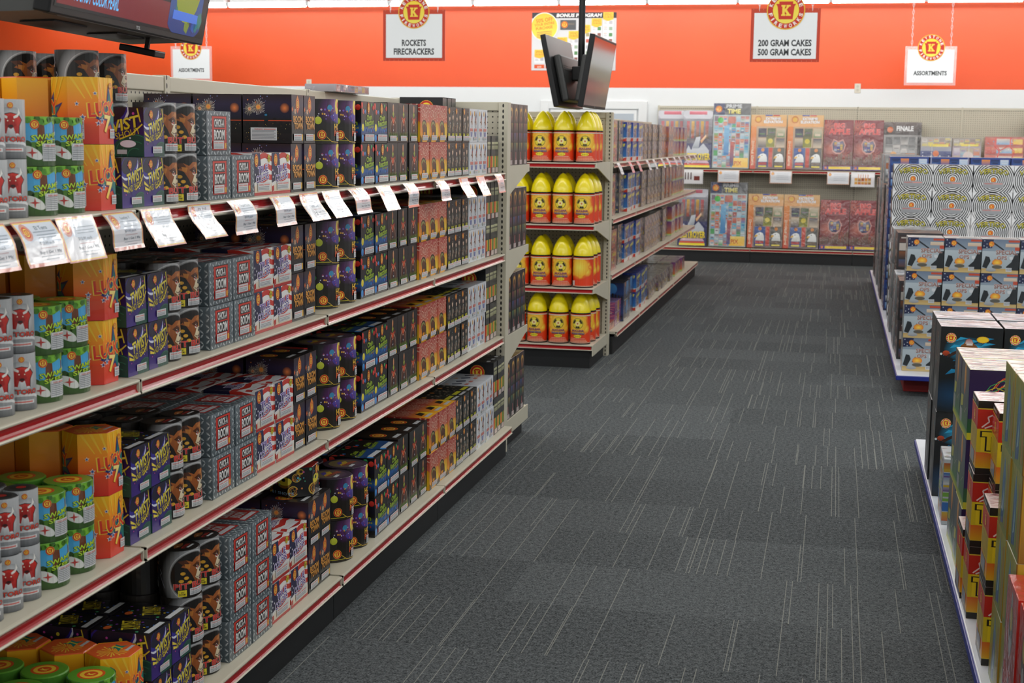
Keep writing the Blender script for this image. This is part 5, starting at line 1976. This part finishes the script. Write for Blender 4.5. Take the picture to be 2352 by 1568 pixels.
# flat carton under the orange boxes of the bottom shelf
mb = MB()
mb.box((-.225, -.06, 0), (.225, .06, .064), bev=.003)
o = mb.build('flat_carton', noise_tint(mat('brown_cardboard', '#8a6a44', .8), 12, .12))
o.location = (-1.715, 2.864, .144)
tag(o, 'flat brown carton under the orange hexagonal boxes on the bottom shelf', 'carton')
# tall boxes on the end unit
for si, z in enumerate((1.36, .962, .556, .14)):
    for k in range(4):
        y = 6.735 + .107 * k
        for c_ in range(2):
            if c_ and k < 3:
                continue
            place('tall', -1.497 - .22 - .45 * c_, y, z + .0012, pi, f'{ORD[k]} from post{", inner column" if c_ else ""}, end unit {SHELF[si]}', parts=3 if not c_ else 0, jit=.3)
# cans with yellow noses
ZW = (1.335, .936, .527, .155)
for si, z in enumerate(ZW):
    for c_ in range(5):
        for r in range(2 if c_ else 3):
            x = -1.582 - .1445 * c_ + JIT.uniform(-.003, .003)
            if si == 3 and r == 0:
                x -= .012
            if si == 3 and c_ > 2 and r:
                continue
            y = 9.35 + .146 * r + (.0 if si == 3 else .004) + JIT.uniform(-.004, .004)
            rz = R(JIT.uniform(-10, 8))
            if si == 2 and c_ == 0 and r == 0:
                rz = R(165)
            warhead(x, y, z + .001, rz, f'{ORD[c_]} from the post, {RN[r]}, {SHELF[si]}')
# far run
SEQ = {0: [('p_red', 2), ('p_grey', 2), ('p_blue', 3), ('p_dark', 6), ('p_orange', 4), ('p_purple', 4)],
       1: [('p_red', 2), ('p_grey', 2), ('p_blue', 3), ('p_dark', 7), ('p_orange', 3), ('p_purple', 4)],
       2: [('p_red', 2), ('p_grey', 2), ('p_blue', 3), ('p_dark', 8), ('p_grey', 2), ('p_purple', 4)],
       3: [('p_tiger', 1), ('p_pink', 1), ('p_night', 2), ('p_blue', 3), ('p_dark', 8), ('p_grey', 1), ('p_purple', 3)]}
FZ = (1.325, .942, .555, .158)
for si in range(4):
    y = 9.985
    cnt = {}
    for key, n in SEQ[si]:
        p = PROD[key]['p']
        for k in range(n):
            if y + p.w > 16.03:
                break
            cnt[key] = cnt.get(key, 0) + 1
            top = 1 if (si == 3 and key in ('p_dark', 'p_purple', 'p_tiger', 'p_grey')) else 2
            fx = -1.53 - (.03 if key == 'p_grey' else 0) + (.05 if si == 3 else 0) - JIT.uniform(0, .025)
            for lv in range(top):
                wh = f'{("lower", "upper")[lv] + " " if top > 1 else ""}{ORD[cnt[key] - 1]} along, {SHELF[si]}, far run'
                place(key, fx - p.d / 2, y + p.w / 2, FZ[si] + .001 + lv * (p.h + .001), P90, wh, jit=.5)
            if key in ('p_dark', 'p_grey', 'p_purple') and si >= 2:
                place(key, fx - p.d * 1.5 - .008, y + p.w / 2, FZ[si] + .001, P90, f'behind {ORD[cnt[key] - 1]} along, {SHELF[si]}, far run', parts=2, jit=.3)
            y += p.w + .008
# ------------------------------------------------------------------ packs on the wall shelving
def rolls(f):
    f.rect(0, 0, 1, 1, '#8a3a34', '#a85a4a')
    for k in range(4):
        y = .04 + k * .24
        f.rect(.02, y, .98, y + .2, '#a8332a', '#c86a5a')
        f.rect(.3, y + .02, .7, y + .18, '#6a9ac0', '#c9b8a8')
        f.rect(.72, y + .03, .96, y + .17, '#d8a82a', '#d8c06a')
        f.dots(8, .05, y + .04, .95, y + .16, .014, ['#e8d8c8', '#b83a2a', '#4a8ab0', '#d8b83a'], k + 3)
    for x in (.36, .74):
        f.line([(x - .08, .98), (x - .1, .72), (x + .02, .6), (x - .06, .3), (x + .04, .02)], .012, '#c8241c')
    f.line([(.26, .8), (.4, .62), (.6, .74), (.7, .84)], .01, '#c8241c')
big_pack('rolls', 'red_roll_bag', 'red bag of rolled fireworks tied with red ribbon', .44, .14, .42, '#9a4038', '#b86a5a', '#a04a40', 0, rolls, None)
def lean(key, x, y, z, where, parts=3, rz=0, deg=-5):
    o = place(key, x, y, z, rz, where, parts=parts, jit=0)
    o.rotation_euler = (R(deg), 0, rz)
    return o
yu, zu = 18.085, 1.134
for key, x, wh in (('destroy', -2.0, 'first on upper tier'), ('destroy', -1.672, 'second on upper tier'), ('prime', -1.262, 'upper tier'),
                   ('extreme', -.815, 'near the tall silver pack, upper tier'), ('extreme', -.376, 'near the dark red packs, upper tier'), ('apple', .018, 'next to the orange bags, upper tier'), ('apple', .37, 'next to black header bags, upper tier'),
                   ('dark', .74, 'front of upper tier'), ('patriot', 1.15, 'upper tier'), ('mauve', 1.5, 'upper tier'), ('rolls', 1.92, 'upper tier'), ('laser', 2.4, 'upper tier'), ('laser', 2.87, 'far end, upper tier')):
    dy = .13 if key == 'destroy' and x == -2.0 else 0
    dz = {'dark': .0, 'patriot': .0}.get(key, 0)
    lean(key, x, yu + dy, zu + .004 + dz, wh)
lean('dark', .79, yu + .155, zu + .004, 'behind another, upper tier', deg=-4)
yl, zl = 18.06, .178
for key, x, wh in (('destroy', -1.70, 'lower tier'), ('prime', -1.268, 'lower tier'), ('extreme', -.815, 'near the tall silver pack, lower tier'), ('extreme', -.383, 'near the dark red packs, lower tier'),
                   ('apple', .013, 'next to the orange bags, lower tier'), ('apple', .365, 'next to the aisle stacks, lower tier'), ('mauve', .72, 'lower tier, first'), ('mauve', 1.08, 'lower tier, second')):
    lean(key, x, yl, zl + .004, wh)

# ------------------------------------------------------------------ stacks on the low platforms
def platform(label, x0, x1, y0, y1):
    root = empty('display_platform', ((x0 + x1) / 2, (y0 + y1) / 2, 0))
    tag(root, label, 'display platform')
    off = Vector(root.location)
    for nm, a, b_, m, bv in (('deck', (x0 + .006, y0 + .006, .1), (x1, y1 - .006, .13), platform_white, .003), ('edge_band', (x0, y0, .098), (x1, y1, .125), blue_edge, .003), ('plinth', (x0 + .055, y0 + .2, 0), (x1 - .1, y1 - .2, .098), red_plinth, .004)):
        mb = MB()
        mb.box(a, b_, bev=bv)
        o = mb.build(nm, m, root)
        o.location = -off
platform('low white platform with blue edge under the ringed and military boxes', .4, 2.75, 8.78, 15.95)
platform('low white platform with blue edge under the black, green and gold boxes', .41, 2.75, 2.1, 6.88)
PZ = .1312
UP = ['bottom row', 'second row up', 'third row up', 'fourth row up', 'fifth row up', 'sixth row up', 'seventh row up']
def grid(key, xs, ys, n, rz=0, full=True, where='', jit=.8):
    h = PROD[key]['p'].h + .001
    for ri, y in enumerate(ys):
        for ci, x in enumerate(xs):
            for k in range(n):
                wh = f'{UP[k]}, {ORD[ci]} column' + (f', {("front", "second", "third")[ri]} rank' if len(ys) > 1 else '') + where
                place(key, x + .002, y, PZ + k * h, rz, wh, parts=3 if ri == 0 and full else (2 if k == n - 1 else 0), jit=jit)
grid('ops', [.54 + .2135 * i for i in range(5)], [9.06], 4)
grid('vertigo', [.575 + .292 * i for i in range(6)], [11.64], 6)
p = PROD['black']['p']
grid('black', [.534 + .234 * i for i in range(4)], [5.875, 6.16], 2)
grid('green', [.545 + .231 * i for i in range(2)], [4.79, 5.048], 3)
place('pale', .53, 5.44, PZ, 0, 'between the black and green stacks')
def column(key, x, y, n, wh):
    h = PROD[key]['p'].h + .001
    for k in range(n):
        place(key, x, y, PZ + k * h, 0, f'{UP[k]} of {wh}', jit=.4)
column('titan', .524, 4.34, 3, 'stack by green boxes')
column('titan', .562, 4.15, 3, 'middle stack')
column('titan', .53, 3.95, 2, 'stack by gold boxes')
column('titan', .52, 4.53, 1, 'low stack by green boxes')
grid('gold', [.562, .806], [3.505, 3.712], 4)
grid('redbox', [.544, .788], [3.29, 3.08], 2)

# stacks seen edge-on along the aisle
p = Prism('box', .3, .38, .248)
for key, nm, desc, lo, hi, cs in (('mixa', 'silver_picture_firework_box', 'silver box with mixed pictures', '#6a6e70', '#9a9c9c', ['#8a8e90', '#b8b4ac', '#4a4e52', '#a86a4a', '#4a6a8a', '#c8ccd0', '#5a4a44']),
                                  ('mixb', 'deep_blue_firework_box', 'deep blue box with white flecks', '#16224e', '#22408a', ['#16224e', '#2a5aa0', '#8ab0d8', '#1a2a5a', '#e08a2a', '#c9d0da']),
                                  ('mixc', 'dark_picture_firework_box', 'dark box with small bright pictures', '#222022', '#3a3638', ['#2a2628', '#5a3a34', '#3a4a6a', '#b8b0a8', '#1c1a1c', '#7a4a2a'])):
    f = Sheet(p.w, p.h, lo, hi)
    f.mosaic(.03, .05, .97, .95, 4, 4, cs, 4)
    f.ell(.4, .5, .2, cs[2], cs[1], ry=.12)
    g = Sheet(p.d, p.h, lo, hi)
    g.mosaic(.03, .05, .97, .95, 5, 4, cs, 9)
    product(key, nm, desc, p, lo, hi, cs[5], f, g, None, scribble(.29, .37, cs[5], cs, 3))
for i, (key, y, n, x) in enumerate((('mixc', 9.62, 2, .575), ('mixa', 10.05, 2, .57), ('mixc', 10.5, 3, .585), ('mixa', 10.95, 3, .575), ('mixb', 12.35, 5, .575), ('mixa', 12.78, 4, .58), ('mixc', 13.2, 4, .57), ('mixa', 13.62, 5, .575), ('mixc', 14.05, 4, .585), ('mixa', 14.5, 5, .575), ('mixa', 14.95, 4, .58), ('mixc', 15.4, 4, .575))):
    h = PROD[key]['p'].h + .001
    for k in range(n):
        place(key, x, y, PZ + k * h, 0, f'{UP[k]}, {ORD[i]} aisle-side stack', jit=.5)
for i in range(1, 6):
    for k in range(5):
        place('mixb', .575 + .31 * i, 12.35, PZ + k * .249, 0, f'{UP[k]}, {ORD[i]} stack behind the ringed boxes', parts=3 if k == 4 else 0, jit=.5)

# clear acrylic sign holders on the stacks
for i, (x, y, z, lab) in enumerate(((.80, 9.05, PZ + 4 * .201, 'clear plastic sign holder standing on the military boxes, nearer the aisle'), (1.03, 9.05, PZ + 4 * .201, 'clear plastic sign holder on the military boxes, further from the aisle'),
                                    (.98, 11.6, PZ + 6 * .199, 'clear plastic sign holder on top of the ringed boxes, middle column'), (.71, 11.62, PZ + 6 * .199, 'clear plastic sign holder on top of the ringed boxes, nearer the aisle'))):
    mb = MB()
    mb.box((-.055, -.04, .001), (.055, .04, .004), bev=.001)
    o = mb.build('acrylic_sign_holder', acryl)
    o.location = (x, y, z + .001)
    o.rotation_euler.z = R(62 + 9 * i)
    mb = MB()
    mb.box((-.05, -.002, .004), (.05, .002, .15), bev=.0008)
    mb.build('upright_sleeve', acryl, o)
    tag(o, lab, 'sign holder')

# ------------------------------------------------------------------ price cards
def card(w, h, title, price='$12.99 each', tint='#d5dce6'):
    s = Sheet(w, h, '#c87a68')
    s.rect(.025, .03, .975, .97, '#ecc75a')
    s.rect(.045, .055, .955, .945, '#dad8dc', tint)
    s.poly([(.045, .5), (.3, .58), (.6, .44), (.955, .52), (.955, .945), (.045, .945)], '#c3cfde', tint)
    s.ell(.2, .76, .12, '#c98a80')
    s.emblem(.2, .76, .085)
    if title:
        s.text(title, .6, .84, .03 * len(title) + .1, .085, '#8a98a2')
    for y, a, b_ in ((.75, .36, .9), (.68, .4, .88), (.62, .42, .86)):
        s.rect(a, y, b_, y + .018, '#98a4b0', up=False)
    s.n += 1
    s.text(price, .58, .5, .36, .08, '#8f99a4')
    s.rect(.4, .39, .8, .405, '#c0a0a4', up=False)
    s.text('Buy 1 Get 1 99\u00a2', .62, .29, .54, .09, '#7a8590')
    s.rect(.36, .2, .9, .218, '#9aa2ac', up=False)
    s.rect(.46, .13, .78, .148, '#9aa2ac', up=False)
    return s
CRND = random.Random(5)
def price_card(y0, y1, x, z, length, out, curl, sheet, lab, group, rz=P90, name='price_card', ink=None):
    ink = ink or LAMIN
    w_ = y1 - y0
    L = sheet.h
    def path(v, off):
        t = 1 - v / L
        a = out * t + curl * sin(t * pi * 1.5) * .35
        yy = -(.0025 + a * L * 1.0)
        zz = -t * L * math.sqrt(max(.05, 1 - (out * .8) ** 2))
        return yy - off, zz
    mb = MB()
    cuts = [L * k / 9 for k in range(1, 9)]
    for n_, poly in sheet.p:
        rest = poly
        pieces = []
        for c_ in cuts:
            a_ = clip(rest, 1, c_, True)
            if len(a_) > 2:
                pieces.append(a_)
            rest = clip(rest, 1, c_, False)
            if len(rest) < 3:
                break
        if len(rest) > 2:
            pieces.append(rest)
        for q in pieces:
            pts = []
            for p_ in q:
                yy, zz = path(p_[1], n_ * .00006)
                pts.append((p_[0] - w_ / 2, yy, zz))
            mb.face(pts, [p_[2] for p_ in q])
    me = mb.mesh('printed_face', ink)
    mb = MB()
    prof = [path(L * k / 9, 0) for k in range(10)]
    for k in range(9):
        for q in (0, .0007):
            a_, b2 = prof[k], prof[k + 1]
            pts = [(-w_ / 2, a_[0] + q, a_[1]), (w_ / 2, a_[0] + q, a_[1]), (w_ / 2, b2[0] + q, b2[1]), (-w_ / 2, b2[0] + q, b2[1])]
            mb.face(pts if not q else pts[::-1], [col('#d8d8da')] * 4)
    o = mb.build(name, ink)
    o.location = (x, (y0 + y1) / 2, z)
    o.rotation_euler.z = rz
    link('printed_face', me, o)
    return tag(o, lab, 'price card', group)
TITLES = ['El Toro', '', 'Lucky 7', '', 'Pit Bull', 'Chick-a-Boom'] + [''] * 11
YS = [(2.25, 2.392), (2.413, 2.556), (2.572, 2.72), (2.757, 2.892), (2.932, 3.075), (3.171, 3.3), (3.396, 3.536), (3.674, 3.82), (3.9, 4.05), (4.088, 4.24), (4.318, 4.47), (4.602, 4.755), (4.91, 5.045), (5.322, 5.46), (5.692, 5.84), (5.982, 6.125), (6.32, 6.45)]
for i, (a, b_) in enumerate(YS):
    tint = '#d5dce6' if i < 16 else '#d8a0a0'
    tt = '' if i == 0 else TITLES[i - 1]
    lab = f'white price card on the top shelf edge, {ORD[i]} from the near end' if i < 16 else 'pinkish price card at the far end of the top shelf edge'
    price_card(a, b_, -1.4825, 1.331, .1, .42 + CRND.uniform(-.06, .1), CRND.uniform(-.25, .35), card(b_ - a, .086 + CRND.uniform(-.003, .006), tt, '$12.99 each' if i < 3 else ('$7.99 each' if i == 3 else '$9.99 each'), tint), lab, 'price cards on the long shelving')
for i in range(12):
    y = 10.02 + .5 * i + (.07 if i % 2 else 0)
    pink = i in (1, 2)
    s = Sheet(.13, .085, '#d8d4d4' if not pink else '#d89090', '#e0dede' if not pink else '#d88a8a')
    s.rect(.1, .2, .9, .3, '#b8b4b4')
    s.rect(.1, .6, .9, .8, '#c0b4b0')
    price_card(y, y + .13, -1.4825, 1.324, .1, .5, .1, s, f'{"pink" if pink else "white"} price tag on the far run, {ORD[i]} from the near end', 'price tags on the far run', ink=MATTE)
for i, (x0, x1, kind, lab) in enumerate(((-1.403, -1.141, 0, 'white price sign under the tall silver pack'), (-.776, -.512, 0, 'white price sign under the orange bags'), (-.098, .164, 0, 'white price sign under the dark red packs'), (.182, .46, 1, 'picture sign showing orange fireworks, beside the price sign'), (-1.86, -1.58, 2, 'picture sign showing tubes, beneath the dark blue packs'))):
    s = Sheet(x1 - x0, .15 if not kind else .175, '#c9a08a' if not kind else '#c4c2c2')
    s.rect(.03, .04, .97, .96, '#d8dade' if not kind else '#dcdadb')
    if kind == 0:
        s.emblem(.13, .78, .07)
        for y in (.75, .6, .45, .3):
            s.rect(.3, y, .85, y + .03, '#aab0ba', up=False)
        s.n += 1
        s.line([(.05, .3), (.3, .2), (.55, .26), (.95, .16)], .004, '#f0f0f2')
    elif kind == 1:
        s.mosaic(.15, .15, .85, .62, 5, 2, ['#c8702a', '#d8943a', '#b84a2a', '#8a4a2a', '#d8b06a'], 3)
        for x in (.3, .4, .5, .6, .7):
            s.rect(x, .6, x + .03, .86, '#c87a3a', up=False)
        s.n += 1
    else:
        for x in (.2, .32, .44):
            s.rect(x, .3, x + .06, .8, '#6a5a5a', up=False)
        s.n += 1
        s.rect(.6, .25, .85, .55, '#7a3a34')
    price_card(x0, x1, (x0 + x1) / 2, 1.122, .15, .06, .05, s, lab, 'price signs on the wall shelving', rz=0)
    o = [q for q in C.objects if q.get('label') == lab][0]
    o.location = ((x0 + x1) / 2, 17.976, 1.122)

# ------------------------------------------------------------------ hanging signs
def chain_mesh(zt):
    mb = MB()
    n_ = max(1, round(zt / .042))
    for k in range(n_):
        z0 = (k + .5) * zt / n_
        pts = []
        for j in range(12):
            a = 2 * pi * j / 12
            u, v = .0085 * cos(a), .026 * sin(a)
            pts.append((u, 0, z0 + v) if k % 2 else (0, u, z0 + v))
        mb.tube(pts, .0028, 6, closed=True)
    return mb.mesh('chain', chain_mat, True)
def hanging_sign(x0, x1, zt, zb, y, lines, er, ez, lab, border, fs, ceil=RZ):
    w_, h_ = x1 - x0, zt - zb
    xc = (x0 + x1) / 2
    root = empty('hanging_sign', (xc, y, zb))
    tag(root, lab, 'hanging sign', 'hanging department signs')
    bx = .028
    mb = MB()
    mb.box((-w_ / 2 - bx, -.004, -bx), (w_ / 2 + bx, .004, h_ + bx + .01), bev=.001)
    mb.build('clear_frame', acryl, root)
    mb = MB()
    if border:
        s = Sheet(w_ + 2 * bx, h_ + 2 * bx + .01, '#c03c22', '#c8452a')
        for k in range(14):
            for yy in (.02, .985):
                s.ell((k + .5) / 14, yy, .006, '#d88a6a', n=6, up=False)
        s.n += 1
        s.flat(mb, lambda u, v, o: (-w_ / 2 - bx + u, -.0042 - o, -bx + v))
        mb.build('red_border', MATTE, root)
    s = Sheet(w_, h_, '#f0f4f6')
    n_ = len(lines)
    for k, t in enumerate(lines):
        yy = (.26 + (n_ - 1) * .085 - k * .2 + (.0 if n_ > 1 else .03))
        s.text(t, .5, yy, fs[k], .15 if n_ > 1 else .135, '#33373a', bold=.035)
    mb = MB()
    s.flat(mb, lambda u, v, o: (-w_ / 2 + u, -.006 - o, v))
    mb.build('lettered_card', MATTE, root)
    s = Sheet(er * 2.02, er * 2.02)
    s.emblem(.5, .5, .495, True)
    mb = MB()
    s.flat(mb, lambda u, v, o: (-er * 1.01 + u, -.0115 - o, ez - zb - er * 1.01 + v), .0002)
    mb.build('round_emblem', MATTE, root)
    for sx in (-.42, .42):
        c_ = link('chain', chain_mesh(ceil - zt - .02), root)
        c_.location = (sx * w_, 0, h_ + .018)
hanging_sign(-4.073, -3.541, 2.588, 2.197, 13, ['ROCKETS', 'FIRECRACKERS'], .147, 2.605, 'hanging white sign reading ROCKETS FIRECRACKERS', True, (.43, .72))
hanging_sign(-.743, -.208, 2.58, 2.191, 13, ['200 GRAM CAKES', '500 GRAM CAKES'], .163, 2.6, 'hanging white sign reading 200 GRAM CAKES and 500 GRAM CAKES', True, (.85, .85))
hanging_sign(.737, 1.24, 2.517, 2.15, 17.2, ['ASSORTMENTS'], .147, 2.537, 'hanging ASSORTMENTS sign over the patriotic packs', False, (.72,))
hanging_sign(-8.185, -7.69, 2.527, 2.165, 17.2, ['ASSORTMENTS'], .143, 2.54, 'hanging ASSORTMENTS sign over the long shelving', False, (.7,))

# ------------------------------------------------------------------ poster and wall plates
pw, phh = 1.085, .722
s = Sheet(pw, phh, '#d6d7da', '#cfd0d4')
s.rect(0, .9, 1, 1, '#3a3a40')
s.text('BONUS PROGRAM', .56, .95, .53, .062, '#f0f0f2', shear=.2, bold=.04)
for i in range(7):
    x0 = .035 + .135 * i
    yt = .36 + .107 * i
    s.rect(x0, .13, x0 + .12, yt - .13, '#e6e7ea')
    rnd = random.Random(i)
    for k in range(int((yt - .28) / .105) + 1):
        y = .15 + .105 * k
        s.text('FREE', x0 + .03, y + .07, .04, .015, '#d8846a', bold=.02)
        s.rect(x0 + .01, y + .04, x0 + .045, y + .048, '#a8a8b0', up=False)
        s.rect(x0 + .01, y + .02, x0 + .05, y + .028, '#a8a8b0', up=False)
        s.rect(x0 + .07, y + .015, x0 + .11, y + .075, ['#b8b8c0', '#c8685a', '#a8a078', '#8a5a54', '#5a8a5a', '#9ab09a'][(k + i) % 6], up=False)
    s.n += 1
    s.rect(x0, .035, x0 + .12, .1, '#dd5a2c')
    s.text('$' + str((25, 50, 100, 150, 250, 500, 750)[i]), x0 + .06, .06, .05, .03, '#f4d8c8', bold=.03)
    s.poly([(x0, yt), (x0 + .12, yt), (x0 + .12, yt - .125), (x0 + .06, yt - .155), (x0, yt - .125)], '#eebc3a', '#f2cb4e')
    s.text('SPEND', x0 + .06, yt - .04, .09, .045, '#c08a2a')
    s.text('OR MORE', x0 + .06, yt - .085, .1, .03, '#dd8a3a')
s.rect(.34, .7, .525, .87, '#55585c')
s.emblem(.39, .79, .04)
s.text('BONUS', .47, .8, .07, .03, '#8a7a6a')
s.ell(.15, .755, .163, '#eef0ee', n=36)
s.ell(.15, .755, .155, '#f4d552', '#f0bf3e', n=36)
s.text('50% OFF', .15, .87, .2, .07, '#dd6a2a', rot=8)
s.text('YOUR ENTIRE', .15, .8, .24, .045, '#dd6a2a', rot=8)
s.text('PURCHASE', .15, .735, .2, .05, '#dd6a2a', rot=8)
for k in range(4):
    s.poly([(.06, .66 - .03 * k), (.24, .685 - .03 * k), (.24, .672 - .03 * k), (.06, .647 - .03 * k)], '#b08a4a', up=False)
mb = MB()
mb.box((-pw / 2, .001, -phh / 2), (pw / 2, .006, phh / 2))
o = mb.build('wall_poster', mat('poster_board', '#d8d9dc', .5))
o.location = (-3.312, 18.49, 2.697)
tag(o, 'grey poster headed BONUS PROGRAM on the orange wall', 'poster')
mb = MB()
s.flat(mb, lambda u, v, q: (-pw / 2 + u, -q, -phh / 2 + v), .0001)
mb.build('printed_face', MATTE, o)
mb = MB()
mb.box((-.036, -.006, -.057), (.036, .001, .057), bev=.004)
plate_me = mb.mesh('wall_outlet', mat('ivory_plate', '#d8d4c4', .4))
mb = MB()
mb.lathe([(.001, 0), (.017, 0), (.017, .003), (.001, .003)], 16)
sock = mb.mesh('socket_face', mat('ivory_socket', '#c4c0b0', .4))
for x, z, lab in ((-6.864, 2.155, 'ivory outlet plate high on the wall above the long shelving'), (.22, 2.13, 'ivory outlet plate on the wall above the dark red packs')):
    o = link('wall_outlet', plate_me)
    o.location = (x, 18.4985, z)
    for dz in (-.022, .022):
        q = link('socket_face', sock, o)
        q.location = (0, -.0062, dz)
        q.rotation_euler.x = P90
    tag(o, lab, 'outlet')

# ------------------------------------------------------------------ hanging televisions
def television(lab, centre, ang, tilt, W, H, art, lit, deep=0):
    o = empty('hanging_television', centre)
    o.rotation_euler = (R(tilt), 0, R(ang))
    tag(o, lab, 'television')
    bz = .016
    mb = MB()
    mb.box((-W / 2, -.012, 0), (W / 2, .022, H), bev=.004)
    mb.build('bezel', blackplastic, o)
    mb = MB()
    if deep:
        mb.extrude([(.021, .0), (deep, -.034), (deep * .8, H * .5), (.05, H * .97), (.021, H * .97)], 'x', -W * .485, W * .485)
    else:
        mb.box((-W * .36, .0215, H * .06), (W * .36, .07, H * .72), bev=.014)
    for k in range(0 if deep else 3):
        mb.box((-W * .3, .0695, H * (.5 + k * .03)), (W * .3, .0715, H * (.51 + k * .03)))
    mb.build('rear_cover', grey_plastic, o)
    mb = MB()
    mb.box((-W * .45, -.008, -.0012), (W * .45, .02, .0002))
    mb.build('underside_panel', grey_plastic, o)
    if deep:
        for x in (-.2, .17):
            mb = MB()
            mb.extrude([(.06, -.001 - .034 * (.06 - .021) / (deep - .021)), (.13, -.001 - .034 * (.13 - .021) / (deep - .021)), (.13, -.004 - .034 * (.13 - .021) / (deep - .021)), (.06, -.004 - .034 * (.06 - .021) / (deep - .021))], 'x', W * x - .09, W * x + .09)
            mb.build('speaker_grille', blackplastic, o)
        mb = MB()
        mb.box((W * .27, .03, -.05), (W * .35, .12, -.034), bev=.003)
        mb.box((W * .275, .05, -.036), (W * .285, .06, -.005))
        mb.build('sensor_box', blackplastic, o)
    s = Sheet(W - 2 * bz, H - 2 * bz, '#0b0c0d')
    if art:
        art(s)
    mb = MB()
    s.flat(mb, lambda u, v, q: (-W / 2 + bz + u, -.0125 - q, bz + v))
    mb.build('screen', lit, o)
    mb = MB()
    s = Sheet(.03, .008)
    s.text('TCL', .5, .5, .9, .9, '#b8babc', bold=.03)
    s.flat(mb, lambda u, v, q: (-.015 + u, -.0128 - q, .005 + v))
    mb.build('maker_mark', MATTE, o)
    return o
SCREEN = print_material('lit_screen', .12, .5, 0)
_n, _l, _b = nodes(SCREEN)
_a = [k for k in _n if k.type == 'ATTRIBUTE'][0]
_l.new(_a.outputs['Color'], _b.inputs['Emission Color'])
_b.inputs['Emission Strength'].default_value = .35
SCREEN_OFF = print_material('unlit_screen', .1, .6, 0)
def screen_art(s):
    s.rect(0, .24, 1, 1, '#101214', '#15181a')
    s.poly([(.01, .012), (.72, .012), (.72, .125), (.01, .125)], '#6a1a1e')
    s.ell(.06, .1, .035, '#7a6a8a')
    s.ell(.06, .1, .026, '#b8a83a')
    s.text('96 SHOT COLOR PEARL', .225, .06, .26, .055, '#5ab0e8', bold=.02)
    s.rect(.7, .03, .96, .5, '#1f3f78', '#23568a')
    s.ell(.83, .04, .13, '#1d3470', ry=.03)
    s.dots(60, .71, .04, .95, .46, .022, ['#2f7a94', '#6a7a2c', '#1f2c66', '#2a6a62', '#16204e', '#3a5aa0'], 3, 5)
    s.ell(.83, .25, .105, '#7a8622', ry=.11)
    s.text('96 SHOT', .83, .27, .14, .06, '#a83a3a', bold=.03)
    s.text('COLOR PEARL', .83, .2, .18, .06, '#a83a3a', bold=.03)
    s.rect(.73, .06, .93, .1, '#3a6ac8')
television('near hanging television with red caption bar and blue firework picture', (-1.53, 3.013, 1.72), 97.8, 11, .985, .56, screen_art, SCREEN, .17)
television('distant hanging television with reflecting screen facing the aisle', (-1.56, 9.45, 1.685), 90, 9, .9, .45, None, SCREEN_OFF)
television('distant hanging television showing its dark rear, facing away', (-1.72, 9.45, 1.685), -90, 12, .9, .45, None, SCREEN_OFF)
def pole_mount(lab, x, y, zb, tilt_gap):
    mb = MB()
    mb.tube([(0, 0, .0), (0, 0, .5), (0, 0, 1.0), (0, 0, RZ - zb)], .022, 16)
    o = mb.build('ceiling_pole_mount', blackplastic)
    o.location = (x, y, zb)
    mb = MB()
    mb.box((-.045, -.09, -.04), (.045, .09, .05), bev=.006)
    mb.build('mount_head', blackplastic, o)
    for sx in (-1, 1):
        mb = MB()
        mb.tube([(sx * .03, 0, 0), (sx * tilt_gap * .6, 0, .02), (sx * tilt_gap, 0, .03)], .012, 8)
        mb.build('mount_arm', blackplastic, o)
    mb = MB()
    mb.lathe([(.001, 0), (.07, 0), (.07, -.012), (.02, -.03), (.02, -.06)], 20)
    q = mb.build('ceiling_plate', blackplastic, o)
    q.location = (0, 0, RZ - zb - .001)
    tag(o, lab, 'television mount')
pole_mount('black ceiling pole carrying the near televisions', -1.76, 3.0, 2.32, .09)
pole_mount('black ceiling pole carrying the distant televisions', -1.64, 9.45, 1.90, .06)

print('labels used twice:', [k for k, v in USED.items() if v > 1][:20], sum(v > 1 for v in USED.values()))
print('objects', len(C.objects))
